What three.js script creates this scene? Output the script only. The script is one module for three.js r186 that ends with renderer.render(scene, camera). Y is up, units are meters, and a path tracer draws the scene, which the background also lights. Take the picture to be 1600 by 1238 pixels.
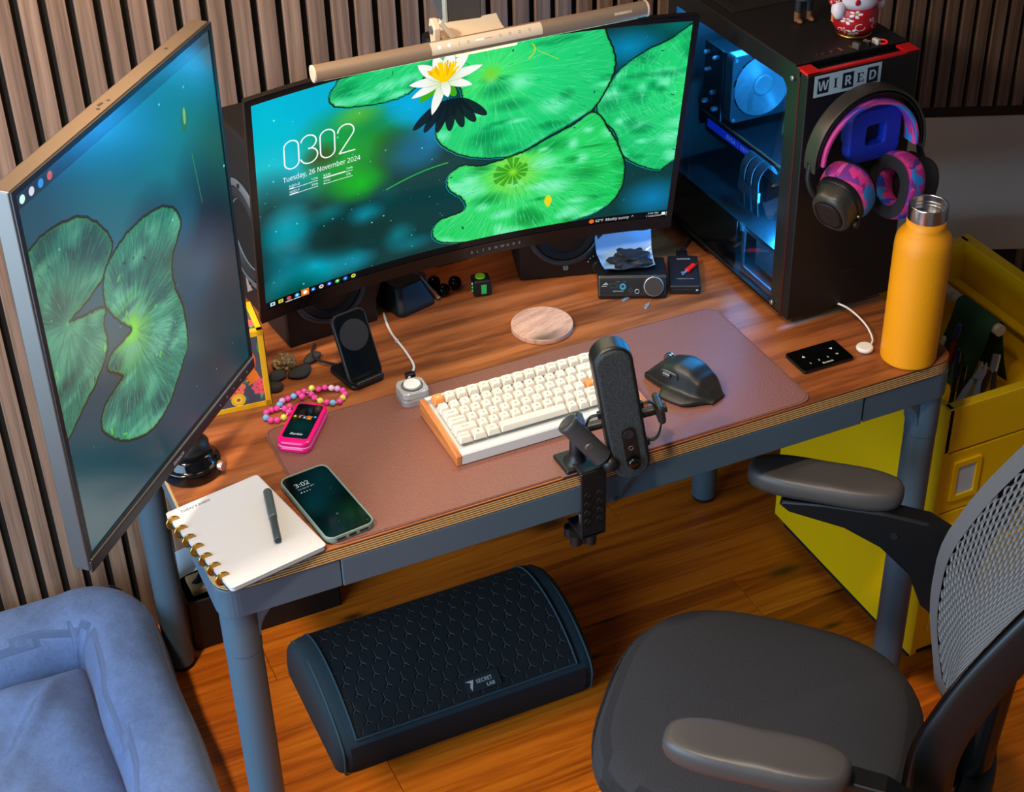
import * as THREE from 'three';
import { RoundedBoxGeometry } from 'three/addons/geometries/RoundedBoxGeometry.js';
import { mergeGeometries, toCreasedNormals } from 'three/addons/utils/BufferGeometryUtils.js';
import { RectAreaLightUniformsLib } from 'three/addons/lights/RectAreaLightUniformsLib.js';

// ------------------------------------------------------------------ camera, sky, large lights, exposure
const scene = new THREE.Scene();
const camera = new THREE.PerspectiveCamera(27.331, 1600 / 1238, 0.05, 60);
camera.position.set(-0.5686, 2.264, 2.5375);
camera.rotation.order = 'YXZ';
camera.rotation.set(-0.61224, -0.41474, -0.02855);
scene.add(camera);
const renderer = new THREE.WebGLRenderer({ antialias: true });
renderer.toneMapping = THREE.LinearToneMapping;
renderer.toneMappingExposure = 1.0;
renderer.shadowMap.enabled = true;
RectAreaLightUniformsLib.init();
scene.background = new THREE.Color(0.25, 0.45, 0.8);          // dusk-blue sky outside the unseen window
scene.backgroundIntensity = 0.6;

const WIN = { z0: .45, z1: 2.5, y0: 0.35, y1: 2.15, x: -1.85 };
const L_UNSEEN_WINDOW = { color: new THREE.Color(0.50, 0.74, 1.0), intensity: 8.5 };
const L_UNSEEN_LAMP = { color: new THREE.Color(1.0, 0.82, 0.64), intensity: 12.5, pos: [-0.95, 2.38, 1.0], aim: [-0.22, 1.0, 0.0] };
const L_UNSEEN_CEIL = { color: new THREE.Color(1.0, 0.80, 0.60), intensity: 13, pos: [-0.3, 2.72, 1.5], aim: [0.1, 0, 0.95] };
const L_BAR = { color: new THREE.Color(1.0, 0.80, 0.58), intensity: 74 };
const L_UNSEEN_GLOBE = { color: new THREE.Color(1.0, 0.6, 0.28), intensity: 1.0, pos: [-0.16, 1.97, 0.2], r: 0.13 };

// ------------------------------------------------------------------ helpers
const used = new Map();
function numbered(name) { const n = used.get(name) || 0; used.set(name, n + 1); return n ? name + '_' + String(n).padStart(3, '0') : name; }
function thing(name, label, category, p = [0, 0, 0], turn = 0, group) {
  const o = new THREE.Group(); o.name = numbered(name); o.position.set(...p); o.rotation.y = turn;
  o.userData = { label, category }; if (group) o.userData.group = group; scene.add(o); return o;
}
function add(name, geo, mat, parent, p, r, label) {
  const m = new THREE.Mesh(geo, mat); m.name = name; m.castShadow = m.receiveShadow = true;
  if (p) m.position.set(...p); if (r) m.rotation.set(...r); if (label) m.userData.label = label;
  parent.add(m); return m;
}
function solo(name, label, category, geo, mat, p = [0, 0, 0], r = [0, 0, 0], group) {   // a thing that is one mesh
  const m = new THREE.Mesh(geo, mat); m.name = numbered(name); m.castShadow = m.receiveShadow = true;
  m.position.set(...p); m.rotation.set(...r); m.userData = { label, category }; if (group) m.userData.group = group; scene.add(m); return m;
}
function struct(name, p = [0, 0, 0]) { const g = new THREE.Group(); g.name = name; g.position.set(...p); g.userData.kind = 'structure'; scene.add(g); return g; }
let seed = 7; function rnd() { seed = (seed * 1664525 + 1013904223) >>> 0; return seed / 4294967296; }
const V = (x, y, z) => new THREE.Vector3(x, y, z), V2 = (x, y) => new THREE.Vector2(x, y);
const rb = (w, h, d, r = 0.002, s = 2) => new RoundedBoxGeometry(w, h, d, s, Math.min(r, w / 2.01, h / 2.01, d / 2.01));
const cyl = (r0, r1, h, n = 24) => new THREE.CylinderGeometry(r0, r1, h, n);
const lathe = (pts, n = 40) => new THREE.LatheGeometry(pts.map((p) => V2(p[0], p[1])), n);
const tube = (pts, r, n = 40, k = 8, closed = false) => new THREE.TubeGeometry(new THREE.CatmullRomCurve3(pts.map((p) => V(...p)), closed), n, r, k, closed);
const at = (g, x, y, z) => g.translate(x, y, z);
const flat = (g) => { const q = g.index ? g.toNonIndexed() : g; return q; };
function join(list) { return mergeGeometries(list.map((g) => { const q = flat(g.clone()); for (const k of Object.keys(q.attributes)) if (!['position', 'normal', 'uv'].includes(k)) q.deleteAttribute(k); return q; })); }
function shape(pts, holes) { const s = new THREE.Shape(pts.map((p) => V2(p[0], p[1]))); if (holes) for (const h of holes) s.holes.push(new THREE.Path(h.map((p) => V2(p[0], p[1])))); return s; }
function ext(s, depth, bevel = 0, seg = 2, curve = 8) {
  return new THREE.ExtrudeGeometry(s, { depth: depth - 2 * bevel, bevelEnabled: bevel > 0, bevelThickness: bevel, bevelSize: bevel, bevelOffset: -bevel, bevelSegments: seg, curveSegments: curve }).translate(0, 0, bevel);
}
function rrect(w, h, r, n = 6) { // rounded rectangle outline, centred, counter-clockwise
  const o = []; const c = [[w / 2 - r, h / 2 - r, 0], [-w / 2 + r, h / 2 - r, 1], [-w / 2 + r, -h / 2 + r, 2], [w / 2 - r, -h / 2 + r, 3]];
  for (const [x, y, k] of c) for (let i = 0; i <= n; i++) { const a = (k + i / n) * Math.PI / 2; o.push([x + r * Math.cos(a), y + r * Math.sin(a)]); }
  return o;
}
function plate(w, d, h, r, bevel = 0.0006, n = 6) { return ext(shape(rrect(w, d, r, n)), h, bevel).rotateX(-Math.PI / 2); } // flat slab lying on y = 0
function superE(w, h, e, n = 32) { const o = []; for (let i = 0; i < n; i++) { const a = i / n * Math.PI * 2, c = Math.cos(a), s = Math.sin(a); o.push([w / 2 * Math.sign(c) * Math.abs(c) ** (2 / e), h / 2 * Math.sign(s) * Math.abs(s) ** (2 / e)]); } return o; }
function loft(loops, cap0 = true, cap1 = true, crease) { // loops: arrays of [x,y,z], same length, closed
  const n = loops[0].length, pos = [], uv = [], idx = [];
  loops.forEach((l, j) => { for (let i = 0; i <= n; i++) { pos.push(...l[i % n]); uv.push(i / n, j / (loops.length - 1)); } });
  for (let j = 0; j < loops.length - 1; j++) for (let i = 0; i < n; i++) { const a = j * (n + 1) + i, b = a + 1, c = a + n + 1, d = c + 1; idx.push(a, b, c, b, d, c); }
  const cap = (l, flip) => { const c = [0, 0, 0]; l.forEach((p) => { for (let k = 0; k < 3; k++) c[k] += p[k] / n; }); const o = pos.length / 3; pos.push(...c); uv.push(.5, .5); l.forEach((p) => { pos.push(...p); uv.push(.5, .5); }); for (let i = 0; i < n; i++) { const a = o + 1 + i, b = o + 1 + (i + 1) % n; flip ? idx.push(o, b, a) : idx.push(o, a, b); } };
  if (cap0) cap(loops[0], true); if (cap1) cap(loops[loops.length - 1], false);
  const g = new THREE.BufferGeometry(); g.setAttribute('position', new THREE.Float32BufferAttribute(pos, 3)); g.setAttribute('uv', new THREE.Float32BufferAttribute(uv, 2)); g.setIndex(idx);
  g.computeVertexNormals();
  // smooth the seam column
  const N = g.attributes.normal; for (let j = 0; j < loops.length; j++) { const a = j * (n + 1), b = a + n; const v = V(N.getX(a) + N.getX(b), N.getY(a) + N.getY(b), N.getZ(a) + N.getZ(b)).normalize(); N.setXYZ(a, v.x, v.y, v.z); N.setXYZ(b, v.x, v.y, v.z); }
  return crease ? toCreasedNormals(g, crease) : flat(g);
}
function slab(outline, prof) { // stack of shrunken outlines: prof = [[inset, y], ...] bottom to top; outline in x,z
  let cx = 0, cz = 0; outline.forEach((p) => { cx += p[0] / outline.length; cz += p[1] / outline.length; });
  return loft(prof.map(([ins, y, s = 1]) => outline.map(([x, z]) => { const dx = x - cx, dz = z - cz, l = Math.hypot(dx, dz) || 1, k = Math.max(0.02, 1 - ins / l); const X = cx + dx * k * s, Z = cz + dz * k * s; return [X, typeof y === 'function' ? y(X, Z) : y, Z]; })).map((l) => l.slice().reverse()));
}
function grid(nu, nv, f) { // f(u,v) -> [x,y,z], u,v in 0..1
  const pos = [], uv = [], idx = [];
  for (let j = 0; j <= nv; j++) for (let i = 0; i <= nu; i++) { pos.push(...f(i / nu, j / nv)); uv.push(i / nu, j / nv); }
  for (let j = 0; j < nv; j++) for (let i = 0; i < nu; i++) { const a = j * (nu + 1) + i, b = a + 1, c = a + nu + 1, d = c + 1; idx.push(a, b, c, b, d, c); }
  const g = new THREE.BufferGeometry(); g.setAttribute('position', new THREE.Float32BufferAttribute(pos, 3)); g.setAttribute('uv', new THREE.Float32BufferAttribute(uv, 2)); g.setIndex(idx); g.computeVertexNormals(); return flat(g);
}
function muv(g, grain = 'x', ox = 0, oy = 0) { // uv in metres, u along the grain
  g = flat(g); const P = g.attributes.position, N = g.attributes.normal, uv = new Float32Array(P.count * 2);
  for (let i = 0; i < P.count; i++) {
    const n = [Math.abs(N.getX(i)), Math.abs(N.getY(i)), Math.abs(N.getZ(i))], p = { x: P.getX(i), y: P.getY(i), z: P.getZ(i) };
    const k = n[0] > n[1] && n[0] > n[2] ? 'x' : n[1] > n[2] ? 'y' : 'z'; const ax = ['x', 'y', 'z'].filter((q) => q !== k);
    const u = ax.includes(grain) ? grain : ax[0], v = ax.find((q) => q !== u); uv[2 * i] = p[u] + ox; uv[2 * i + 1] = p[v] + oy;
  }
  g.setAttribute('uv', new THREE.BufferAttribute(uv, 2)); return g;
}
// ------------------------------------------------------------------ procedural textures
function hash(x, y, s) { let h = (x * 374761393 + y * 668265263 + s * 974634777) | 0; h = Math.imul(h ^ (h >>> 13), 1274126177); return ((h ^ (h >>> 16)) >>> 0) / 4294967296; }
function pn(x, y, px, py, s) { // periodic value noise
  const x0 = Math.floor(x), y0 = Math.floor(y), fx = x - x0, fy = y - y0, u = fx * fx * (3 - 2 * fx), v = fy * fy * (3 - 2 * fy), w = (a, p) => ((a % p) + p) % p;
  const a = hash(w(x0, px), w(y0, py), s), b = hash(w(x0 + 1, px), w(y0, py), s), c = hash(w(x0, px), w(y0 + 1, py), s), d = hash(w(x0 + 1, px), w(y0 + 1, py), s);
  return a + (b - a) * u + (c - a) * v + (a - b - c + d) * u * v;
}
function dtex(w, h, f, srgb = true, rep) {
  const a = new Uint8Array(w * h * 4); for (let j = 0; j < h; j++) for (let i = 0; i < w; i++) { const c = f(i / w, j / h); const o = (j * w + i) * 4; for (let k = 0; k < 3; k++) a[o + k] = Math.max(0, Math.min(255, c[k])); a[o + 3] = 255; }
  const t = new THREE.DataTexture(a, w, h, THREE.RGBAFormat); t.wrapS = t.wrapT = THREE.RepeatWrapping; t.magFilter = THREE.LinearFilter; t.minFilter = THREE.LinearMipmapLinearFilter; t.generateMipmaps = true;
  if (srgb) t.colorSpace = THREE.SRGBColorSpace; if (rep) t.repeat.set(...rep); t.needsUpdate = true; return t;
}
const mix3 = (a, b, t) => [a[0] + (b[0] - a[0]) * t, a[1] + (b[1] - a[1]) * t, a[2] + (b[2] - a[2]) * t];
function wood(cA, cB, cC, s, { w = 1024, h = 256, len = 1.2, wid = 0.3, fine = 0.25, knots = 0 } = {}) {
  const kn = []; for (let i = 0; i < knots; i++) kn.push([hash(i, 3, s), hash(i, 5, s), 0.5 + hash(i, 9, s)]);
  return dtex(w, h, (u, v) => {
    let vv = v + 0.05 * (pn(u * 3, v * 2, 3, 2, s) - .5) + 0.02 * (pn(u * 9, v * 4, 9, 4, s + 1) - .5), dark = 0;
    for (const [kx, ky, kr] of kn) { let dx = u - kx, dy = v - ky; dx -= Math.round(dx); dy -= Math.round(dy); const d = Math.hypot(dx * len / 0.05, dy * wid / 0.018) / kr; vv += 0.05 * Math.sign(dy || 1) * Math.exp(-d * d * .35); dark += Math.exp(-d * d * 2.2); }
    const a = pn(u * 4, vv * 14, 4, 14, s + 2), b = pn(u * 10, vv * 48, 10, 48, s + 3), c = pn(u * 40, vv * 128, 40, 128, s + 4), d = pn(u * 2, vv * 4, 2, 4, s + 6);
    let t = .45 * a + .35 * b + fine * c + .25 * (d - .5); t = Math.max(0, Math.min(1, (t - .2) / .65));
    const col = t < .5 ? mix3(cC, cA, t * 2) : mix3(cA, cB, t * 2 - 1); const k = 1 - .6 * Math.min(1, dark); return [col[0] * k, col[1] * k, col[2] * k];
  }, true, [1 / len, 1 / wid]);
}
function noiseTex(n, oct, s, lo = 0, hi = 255, rep) { return dtex(n, n, (u, v) => { let a = 0, t = 0, k = 1; for (const f of oct) { a += k * pn(u * f, v * f, f, f, s + f); t += k; k *= .8; } const x = lo + (hi - lo) * a / t; return [x, x, x]; }, false, rep); }
function ctex(w, h, draw) { const c = document.createElement('canvas'); c.width = w; c.height = h; const x = c.getContext('2d'); draw(x, w, h); const t = new THREE.CanvasTexture(c); t.colorSpace = THREE.SRGBColorSpace; t.anisotropy = 8; return t; }
const M = (color, roughness = .5, o = {}) => new THREE.MeshStandardMaterial({ color, roughness, ...o });
const glow = (color, intensity) => new THREE.MeshStandardMaterial({ color: 0x000000, emissive: color, emissiveIntensity: intensity, roughness: .5 });

const grainBump = noiseTex(256, [64, 128], 31, 0, 255, [1 / .06, 1 / .06]);
const clothBump = noiseTex(256, [96, 128], 33, 0, 255, [1 / .09, 1 / .09]);
const mat = {
  black: M(0x0c0c0e, .45), blackMatte: M(0x0a0a0b, .8), blackGloss: M(0x070708, .12), darkGrey: M(0x1b1c1f, .5), grey: M(0x55585c, .5),
  steel: M(0xc8c8cc, .22, { metalness: 1 }), brass: M(0xb88a3c, .28, { metalness: 1 }), white: M(0xe6e4df, .45), silver: M(0xa9acb2, .35, { metalness: .9 }),
  deskMetal: M(0x465a67, .4), blue: M(0x1240c8, .45), red: M(0xc01418, .4), orange: M(0xd97a35, .5), green: M(0x2fd94a, .45),
  glass: new THREE.MeshPhysicalMaterial({ color: 0xffffff, roughness: .03, transmission: 1, thickness: 0, ior: 1.5 }),
};

// ------------------------------------------------------------------ room shell
const RX0 = -1.85, RX1 = 2.5, RZ = 3.7, RY = 2.75;
const plaster = M(0x8f8a84, .9);
{
  const f = struct('floor');
  add('subfloor', at(new THREE.BoxGeometry(RX1 - RX0 + .2, .1, RZ + .2), (RX0 + RX1) / 2, -.062, RZ / 2), M(0x2a1708, .9), f);
  const fm = [0, 1, 2].map((i) => new THREE.MeshStandardMaterial({ map: wood([204, 104, 16], [224, 126, 30], [156, 72, 8], 50 + i * 7, { w: 768, h: 192, len: 1.3, wid: .26, fine: .16, knots: 4 }), roughness: .38, bumpMap: null }));
  const gs = [0, 1, 2, 3].map((i) => muv(rb(1.297, .012, .1293, .001, 1), 'x', i * .41, i * .063));
  for (let r = 0; r * .13 < RZ; r++) for (let k = -1; k < 4; k++) {
    const x = RX0 + (k + .5) * 1.298 + ((r * 37) % 11) / 11 * 1.298; if (x + .65 < RX0 || x - .65 > RX1) continue;
    add('floor_plank', gs[Math.floor(rnd() * 4)], fm[Math.floor(rnd() * 3)], f, [x, -.006, r * .13 + .06]);
  }
  const wb = struct('wall_back');
  add('backing_felt', at(new THREE.BoxGeometry(RX1 - RX0 + .2, RY + .1, .1), (RX0 + RX1) / 2, RY / 2, -.062), M(0x070605, .95), wb);
  const sm = [0, 1, 2, 3].map((i) => new THREE.MeshStandardMaterial({ map: wood([128, 102, 84], [150, 122, 102], [100, 78, 62], 90 + i * 5, { w: 768, h: 128, len: 1.6, wid: .12, fine: .22, knots: 1 }), roughness: .62 }));
  const sg = [0, 1, 2, 3, 4].map((i) => muv(rb(.0292, RY, .012, .0012, 1), 'y', i * .33, i * .021));
  for (let k = -37; k < 65; k++) { const x = -.2794 + .0424 * (k + .5); if (x < RX0 + .02 || x > RX1 - .02) continue; add('wall_slat', sg[Math.floor(rnd() * 5)], sm[Math.floor(rnd() * 4)], wb, [x, RY / 2, -.006]); }
  const wr = struct('wall_right'); add('wall_panel', at(new THREE.BoxGeometry(.1, RY + .1, RZ + .2), RX1 + .05, RY / 2, RZ / 2), plaster, wr);
  const wf = struct('wall_front'); add('wall_panel', at(new THREE.BoxGeometry(RX1 - RX0, RY + .1, .1), (RX0 + RX1) / 2, RY / 2, RZ + .05), plaster, wf);
  const ce = struct('ceiling'); add('ceiling_panel', at(new THREE.BoxGeometry(RX1 - RX0 + .2, .1, RZ + .2), (RX0 + RX1) / 2, RY + .05, RZ / 2), plaster, ce);
  const wl = struct('wall_left'); const W = WIN, bx = (y0, y1, z0, z1) => at(new THREE.BoxGeometry(.1, y1 - y0, z1 - z0), RX0 - .05, (y0 + y1) / 2, (z0 + z1) / 2);
  add('wall_panel', join([bx(0, W.y0, -.1, RZ + .1), bx(W.y1, RY + .05, -.1, RZ + .1), bx(W.y0, W.y1, -.1, W.z0), bx(W.y0, W.y1, W.z1, RZ + .1)]), plaster, wl);
  const w1 = struct('window_1'); const fr = []; const zc = (W.z0 + W.z1) / 2, yc = (W.y0 + W.y1) / 2;  // unseen window, out of view, placed to light left-facing sides blue
  for (const z of [W.z0 + .02, W.z1 - .02, zc]) fr.push(at(rb(.05, W.y1 - W.y0, .04), RX0 - .06, yc, z));
  for (const y of [W.y0 + .02, W.y1 - .02]) fr.push(at(rb(.05, .04, W.z1 - W.z0), RX0 - .06, y, zc));
  add('window_frame', join(fr), mat.white, w1); add('pane', at(new THREE.BoxGeometry(.004, W.y1 - W.y0 - .06, W.z1 - W.z0 - .06), RX0 - .07, yc, zc), mat.glass, w1);
  const day = new THREE.RectAreaLight(L_UNSEEN_WINDOW.color, L_UNSEEN_WINDOW.intensity, W.z1 - W.z0 - .1, W.y1 - W.y0 - .1); day.position.set(RX0 - .02, yc, zc); day.lookAt(2, yc - .35, zc); scene.add(day);  // daylight area light set in the unseen window opening
}
{ // unseen lamp with a spot head, out of view left, placed to light the slat wall
  const t = thing('unseen_standing_lamp', 'unseen standing lamp with a cone head, out of view left of the desk', 'lamp', [-1.15, 0, 1.42]);
  add('base', lathe([[0, 0], [.13, 0], [.13, .012], [.02, .022], [0, .022]]), mat.black, t); add('pole', at(cyl(.01, .01, 2.38), 0, 1.2, 0), mat.black, t);
  const [px, py, pz] = L_UNSEEN_LAMP.pos, d = V(...L_UNSEEN_LAMP.aim).sub(V(px, py, pz)).normalize(); const h = new THREE.Group(); h.name = 'lamp_head'; t.add(h); h.position.set(px + 1.15, py, pz - 1.42); h.quaternion.setFromUnitVectors(V(0, -1, 0), d);
  add('lamp_shade', lathe([[.02, .14], [.03, .13], [.085, 0], [.088, 0], [.034, .134], [.02, .145]]), mat.black, h);
  add('arm', tube([[0, 2.38, 0], [.08, 2.47, -.08], [px + 1.15 - d.x * .14, py - d.y * .14, pz - 1.42 - d.z * .14]], .008), mat.black, t);
  const b = add('bulb', new THREE.SphereGeometry(.035, 16, 12), glow(0xffd9a8, 3), h, [0, .06, 0]);
  const s = new THREE.SpotLight(L_UNSEEN_LAMP.color, L_UNSEEN_LAMP.intensity, 0, 0.8, .8, 2); s.position.set(px + d.x * .03, py + d.y * .03, pz + d.z * .03); s.target.position.set(...L_UNSEEN_LAMP.aim); s.castShadow = true; s.shadow.radius = 4; scene.add(s, s.target);
}
{ // unseen glowing globe above the view, placed to warm the top edges
  const [gx, gy, gz] = L_UNSEEN_GLOBE.pos, r = L_UNSEEN_GLOBE.r, t = thing('unseen_globe_lamp', 'unseen warm globe lamp above the view, placed for orange light on top edges', 'lamp', [gx, gy, gz]);
  add('globe', new THREE.SphereGeometry(r, 32, 20), glow(0xff7c24, 2.8), t); add('cord', at(cyl(.003, .003, RY - gy - r, 8), 0, r + (RY - gy - r) / 2, 0), mat.black, t); add('cap', at(cyl(.03, .04, .03, 20), 0, r + .008, 0), mat.brass, t);
  for (const [dx, dy, dz] of [[0, -1, .3], [.9, -.4, .5], [-.8, -.4, .6]]) { const l = new THREE.PointLight(L_UNSEEN_GLOBE.color, L_UNSEEN_GLOBE.intensity / 3, 0, 2); const d = V(dx, dy, dz).normalize().multiplyScalar(r + .02); l.position.set(gx + d.x, gy + d.y, gz + d.z); l.castShadow = true; l.shadow.radius = 6; scene.add(l); }
}
{ // unseen ceiling light, out of view, placed to warm the floor, chair and desk
  const [px, py, pz] = L_UNSEEN_CEIL.pos, t = thing('unseen_ceiling_light', 'unseen round ceiling light, out of view, placed to warm floor and chair', 'lamp', [px, RY, pz]);
  add('housing', lathe([[0, -.002], [.045, -.002], [.06, -.014], [.075, -.012], [.076, 0], [0, 0]]), mat.white, t); add('diffuser', at(cyl(.044, .044, .004, 32), 0, -.006, 0), glow(0xffe0b8, 3), t);
  const s = new THREE.SpotLight(L_UNSEEN_CEIL.color, L_UNSEEN_CEIL.intensity, 0, .62, .55, 2); s.position.set(px, py, pz); s.target.position.set(...L_UNSEEN_CEIL.aim); s.castShadow = true; s.shadow.radius = 5; scene.add(s, s.target);
}

// ------------------------------------------------------------------ desk
const DX0 = -.268, DX1 = .976, DZ0 = .09, DZ1 = .83, DH = .78, DC = (DX0 + DX1) / 2, DZC = (DZ0 + DZ1) / 2;
{
  const t = thing('standing_desk', 'walnut-topped desk with exposed plywood edge and blue-grey metal legs', 'desk', [DC, 0, DZC]);
  const W = DX1 - DX0, D = DZ1 - DZ0;
  const wm = new THREE.MeshStandardMaterial({ map: wood([142, 81, 43], [168, 102, 58], [100, 54, 28], 11, { len: 1.1, wid: .34, fine: .22 }), roughness: .36, bumpMap: noiseTex(256, [32, 64, 128], 5, 0, 255, [1 / .3, 1 / .05]), bumpScale: .00015 });
  add('desktop', at(muv(plate(W, D, .0022, .038, .0006), 'x', .2, .05), 0, DH - .0022, 0), wm, t);
  const pl = (y, h, ins) => at(plate(W - ins, D - ins, h, .038, 0), 0, y, 0); const la = [], da = []; const y0 = DH - .0242, n = 11, hh = .022 / n;
  for (let i = 0; i < n; i++) (i % 2 ? la : da).push(pl(y0 + i * hh, hh, i % 2 ? .0002 : .0012));
  add('light_ply', join(la), M(0xc99d62, .6), t); add('dark_ply', join(da), M(0x4a2c16, .7), t);
  const lx = [-.237 - DC, .947 - DC], lz = [.13 - DZC, .797 - DZC], RB_ = DH - .0242, RH = .05, th = .022;
  add('rail', at(rb(W - .36, RH, th, .002), 0, RB_ - RH / 2, lz[1] + .022), mat.deskMetal, t); add('rail', at(rb(W - .36, RH, th, .002), 0, RB_ - RH / 2, lz[0] - .022), mat.deskMetal, t);
  for (const s of [0, 1]) add('rail', at(rb(th, RH, D - .36, .002), lx[s] + (s ? .016 : -.016), RB_ - RH / 2, 0), mat.deskMetal, t);
  for (const i of [0, 1]) for (const j of [0, 1]) {
    const sx = i ? -1 : 1, sz = j ? -1 : 1, g = [];  // arms run inward from the corner
    const L = .178, o = .031, r = .031;
    // L-shaped corner casting (plan), mirrored per corner
    const pts = []; for (let k = 0; k <= 8; k++) { const a = Math.PI + k / 8 * Math.PI / 2; pts.push([r * Math.cos(a) - o + r, r * Math.sin(a) - o + r]); }
    pts.push([L - o, -o], [L - o, -o + th], [.012, -o + th], [-o + th, .012], [-o + th, L - o], [-o, L - o]);
    const q = pts.map(([x, y]) => [x * sx, y * sz]); if (sx * sz < 0) q.reverse();
    // ExtrudeGeometry lies in xy; turn it to lie in xz (y -> z)
    g.push(at(ext(shape(q.map(([x, y]) => [x, -y])), RH, .0015).rotateX(-Math.PI / 2), 0, RB_ - RH, 0));
    g.push(at(cyl(.0275, .0275, .13, 32), 0, RB_ - .066, 0));
    const fil = [[.02, 0]]; fil.push([.085, 0]); for (let k = 0; k <= 8; k++) { const a = Math.PI / 2 + k / 8 * Math.PI / 2; fil.push([.085 + .06 * Math.cos(a), -.06 + .06 * Math.sin(a)]); } fil.push([.02, -.06]);
    const fs = shape(sx > 0 ? fil : fil.map(([x, y]) => [-x, y]).reverse());
    g.push(at(ext(fs, .036, .004, 3), 0, RB_ - RH + .003, -.018));
    const fz = ext(shape(sz > 0 ? fil.map(([x, y]) => [-x, y]).reverse() : fil), .036, .004, 3).rotateY(Math.PI / 2); g.push(at(fz, -.018, RB_ - RH + .003, 0));
    add('corner_bracket', join(g), mat.deskMetal, t, [lx[i], 0, lz[j]]);
    const leg = new THREE.Group(); leg.name = 'leg'; leg.position.set(lx[i], 0, lz[j]); t.add(leg);
    add('leg_tube', at(cyl(.0268, .0268, RB_ - .132 - .012, 32), 0, .012 + (RB_ - .144) / 2, 0), mat.deskMetal, leg); add('foot', lathe([[0, 0], [.022, 0], [.025, .004], [.025, .0125], [0, .0125]]), mat.blackMatte, leg);
  }
}
{ // leather desk mat
  const t = thing('desk_mat', 'long plum-brown leather desk mat under the keyboard', 'desk mat', [.299, DH, .672]);
  const lea = noiseTex(512, [64, 96, 140], 17, 0, 255, [1 / .12, 1 / .12]);
  add('leather', muv(plate(.804, .31, .0026, .022, .0008), 'x'), new THREE.MeshStandardMaterial({ color: 0x7c5146, roughness: .42, bumpMap: lea, bumpScale: .0009 }), t);
  const pts = rrect(.797, .303, .019, 5).map(([x, z]) => [x, .0027, z]); add('stitching', tube(pts, .0004, 160, 5, true), M(0x4a2b28, .7), t);
}

// ------------------------------------------------------------------ pet bed, footrest, bin
{
  const t = thing('pet_bed', 'blue-grey fleece pet bed with thick bolster rim on the floor by the slat wall', 'pet bed', [-.9, 0, .5]);
  const fab = new THREE.MeshPhysicalMaterial({ map: noiseTex(512, [6, 24, 90, 160], 25, 118, 255, [1 / .5, 1 / .5]), color: 0x6079a6, roughness: .95, sheen: .35, sheenRoughness: .6, sheenColor: new THREE.Color(.6, .65, .75), bumpMap: clothBump, bumpScale: .0006 });
  const sec = superE(.15, .2, 2.7, 28);
  const sweep = (P) => loft(P.map(([x, z, dx, dz, k = 1, kh = 1]) => sec.map(([a, b]) => { const w = .0025 * Math.sin(x * 31 + z * 23 + b * 20); return [x + (-dz) * (a * k + w) , .1 * kh + b * kh + w, z + dx * (a * k + w)]; })));
  const A = []; for (let i = 0; i <= 20; i++) A.push([-.62 + i * .0545, -.41, 1, 0]);
  for (let k = 1; k <= 9; k++) { const a = k / 9 * Math.PI / 2; A.push([.47 + .085 * Math.sin(a), -.41 + .085 * (1 - Math.cos(a)), Math.cos(a), Math.sin(a), 1 + .1 * Math.sin(2 * a), 1 + .04 * Math.sin(2 * a)]); }
  for (let i = 1; i <= 18; i++) A.push([.555 - .0006 * i, -.325 + i * .051, 0, 1]); A.push([.548, .61, 0, 1, .9, .95], [.548, .63, 0, 1, .6, .7]);
  add('bolster', muv(sweep(A), 'x'), fab, t);
  add('seam', tube([[.478, .12, -.335], [.49, .165, -.35], [.515, .2, -.385], [.56, .195, -.43], [.59, .15, -.462]], .0016, 30, 6), M(0x4a5568, .9), t);
  const fold = (x, z) => { const cr = (x - .44) * .8 + (z + .3) * .6, al = -(x - .44) * .6 + (z + .3) * .8; const crease = .03 * Math.exp(-((cr / .018) ** 2)) * Math.max(0, Math.min(1, al * 8)) * Math.max(0, 1 - al / .5) - .022 * Math.exp(-(((cr + .03) / .022) ** 2)) * Math.max(0, Math.min(1, al * 8)) * Math.max(0, 1 - al / .5); const d1 = Math.abs((x - .44) * .93 + (z + .31) * .37 - .02 * Math.sin(z * 9)) , a = .014 * Math.exp(-((d1 / .02) ** 2)) * (z < .1 ? 1 : .4); const d2 = Math.hypot(x - .3, (z + .02) * .8); return crease + a * .3 + .02 * Math.sin(x * 9 + z * 4) * Math.cos(z * 11 - x * 5) * Math.min(1, d2 * 4) + .012 * pn(x * 9 + 40, z * 9 + 40, 97, 97, 3) + .006 * Math.sin(x * 23 - z * 17 + 3 * pn(x * 4 + 9, z * 4 + 9, 97, 97, 5)); };
  add('cushion', muv(grid(90, 90, (u, v) => { const x = -.62 + u * 1.115, z = -.35 + v * .95, e = Math.min(1, (1 - u) * 14, v * 12), r = Math.sqrt(Math.max(0, 1 - (1 - e) ** 2)); return [x, .06 + .07 * r + fold(x, z) * e, z]; }), 'x'), fab, t);
  add('base', at(rb(1.14, .06, .98, .02), -.06, .03, .12), M(0x4d5566, .95), t);
}
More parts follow.
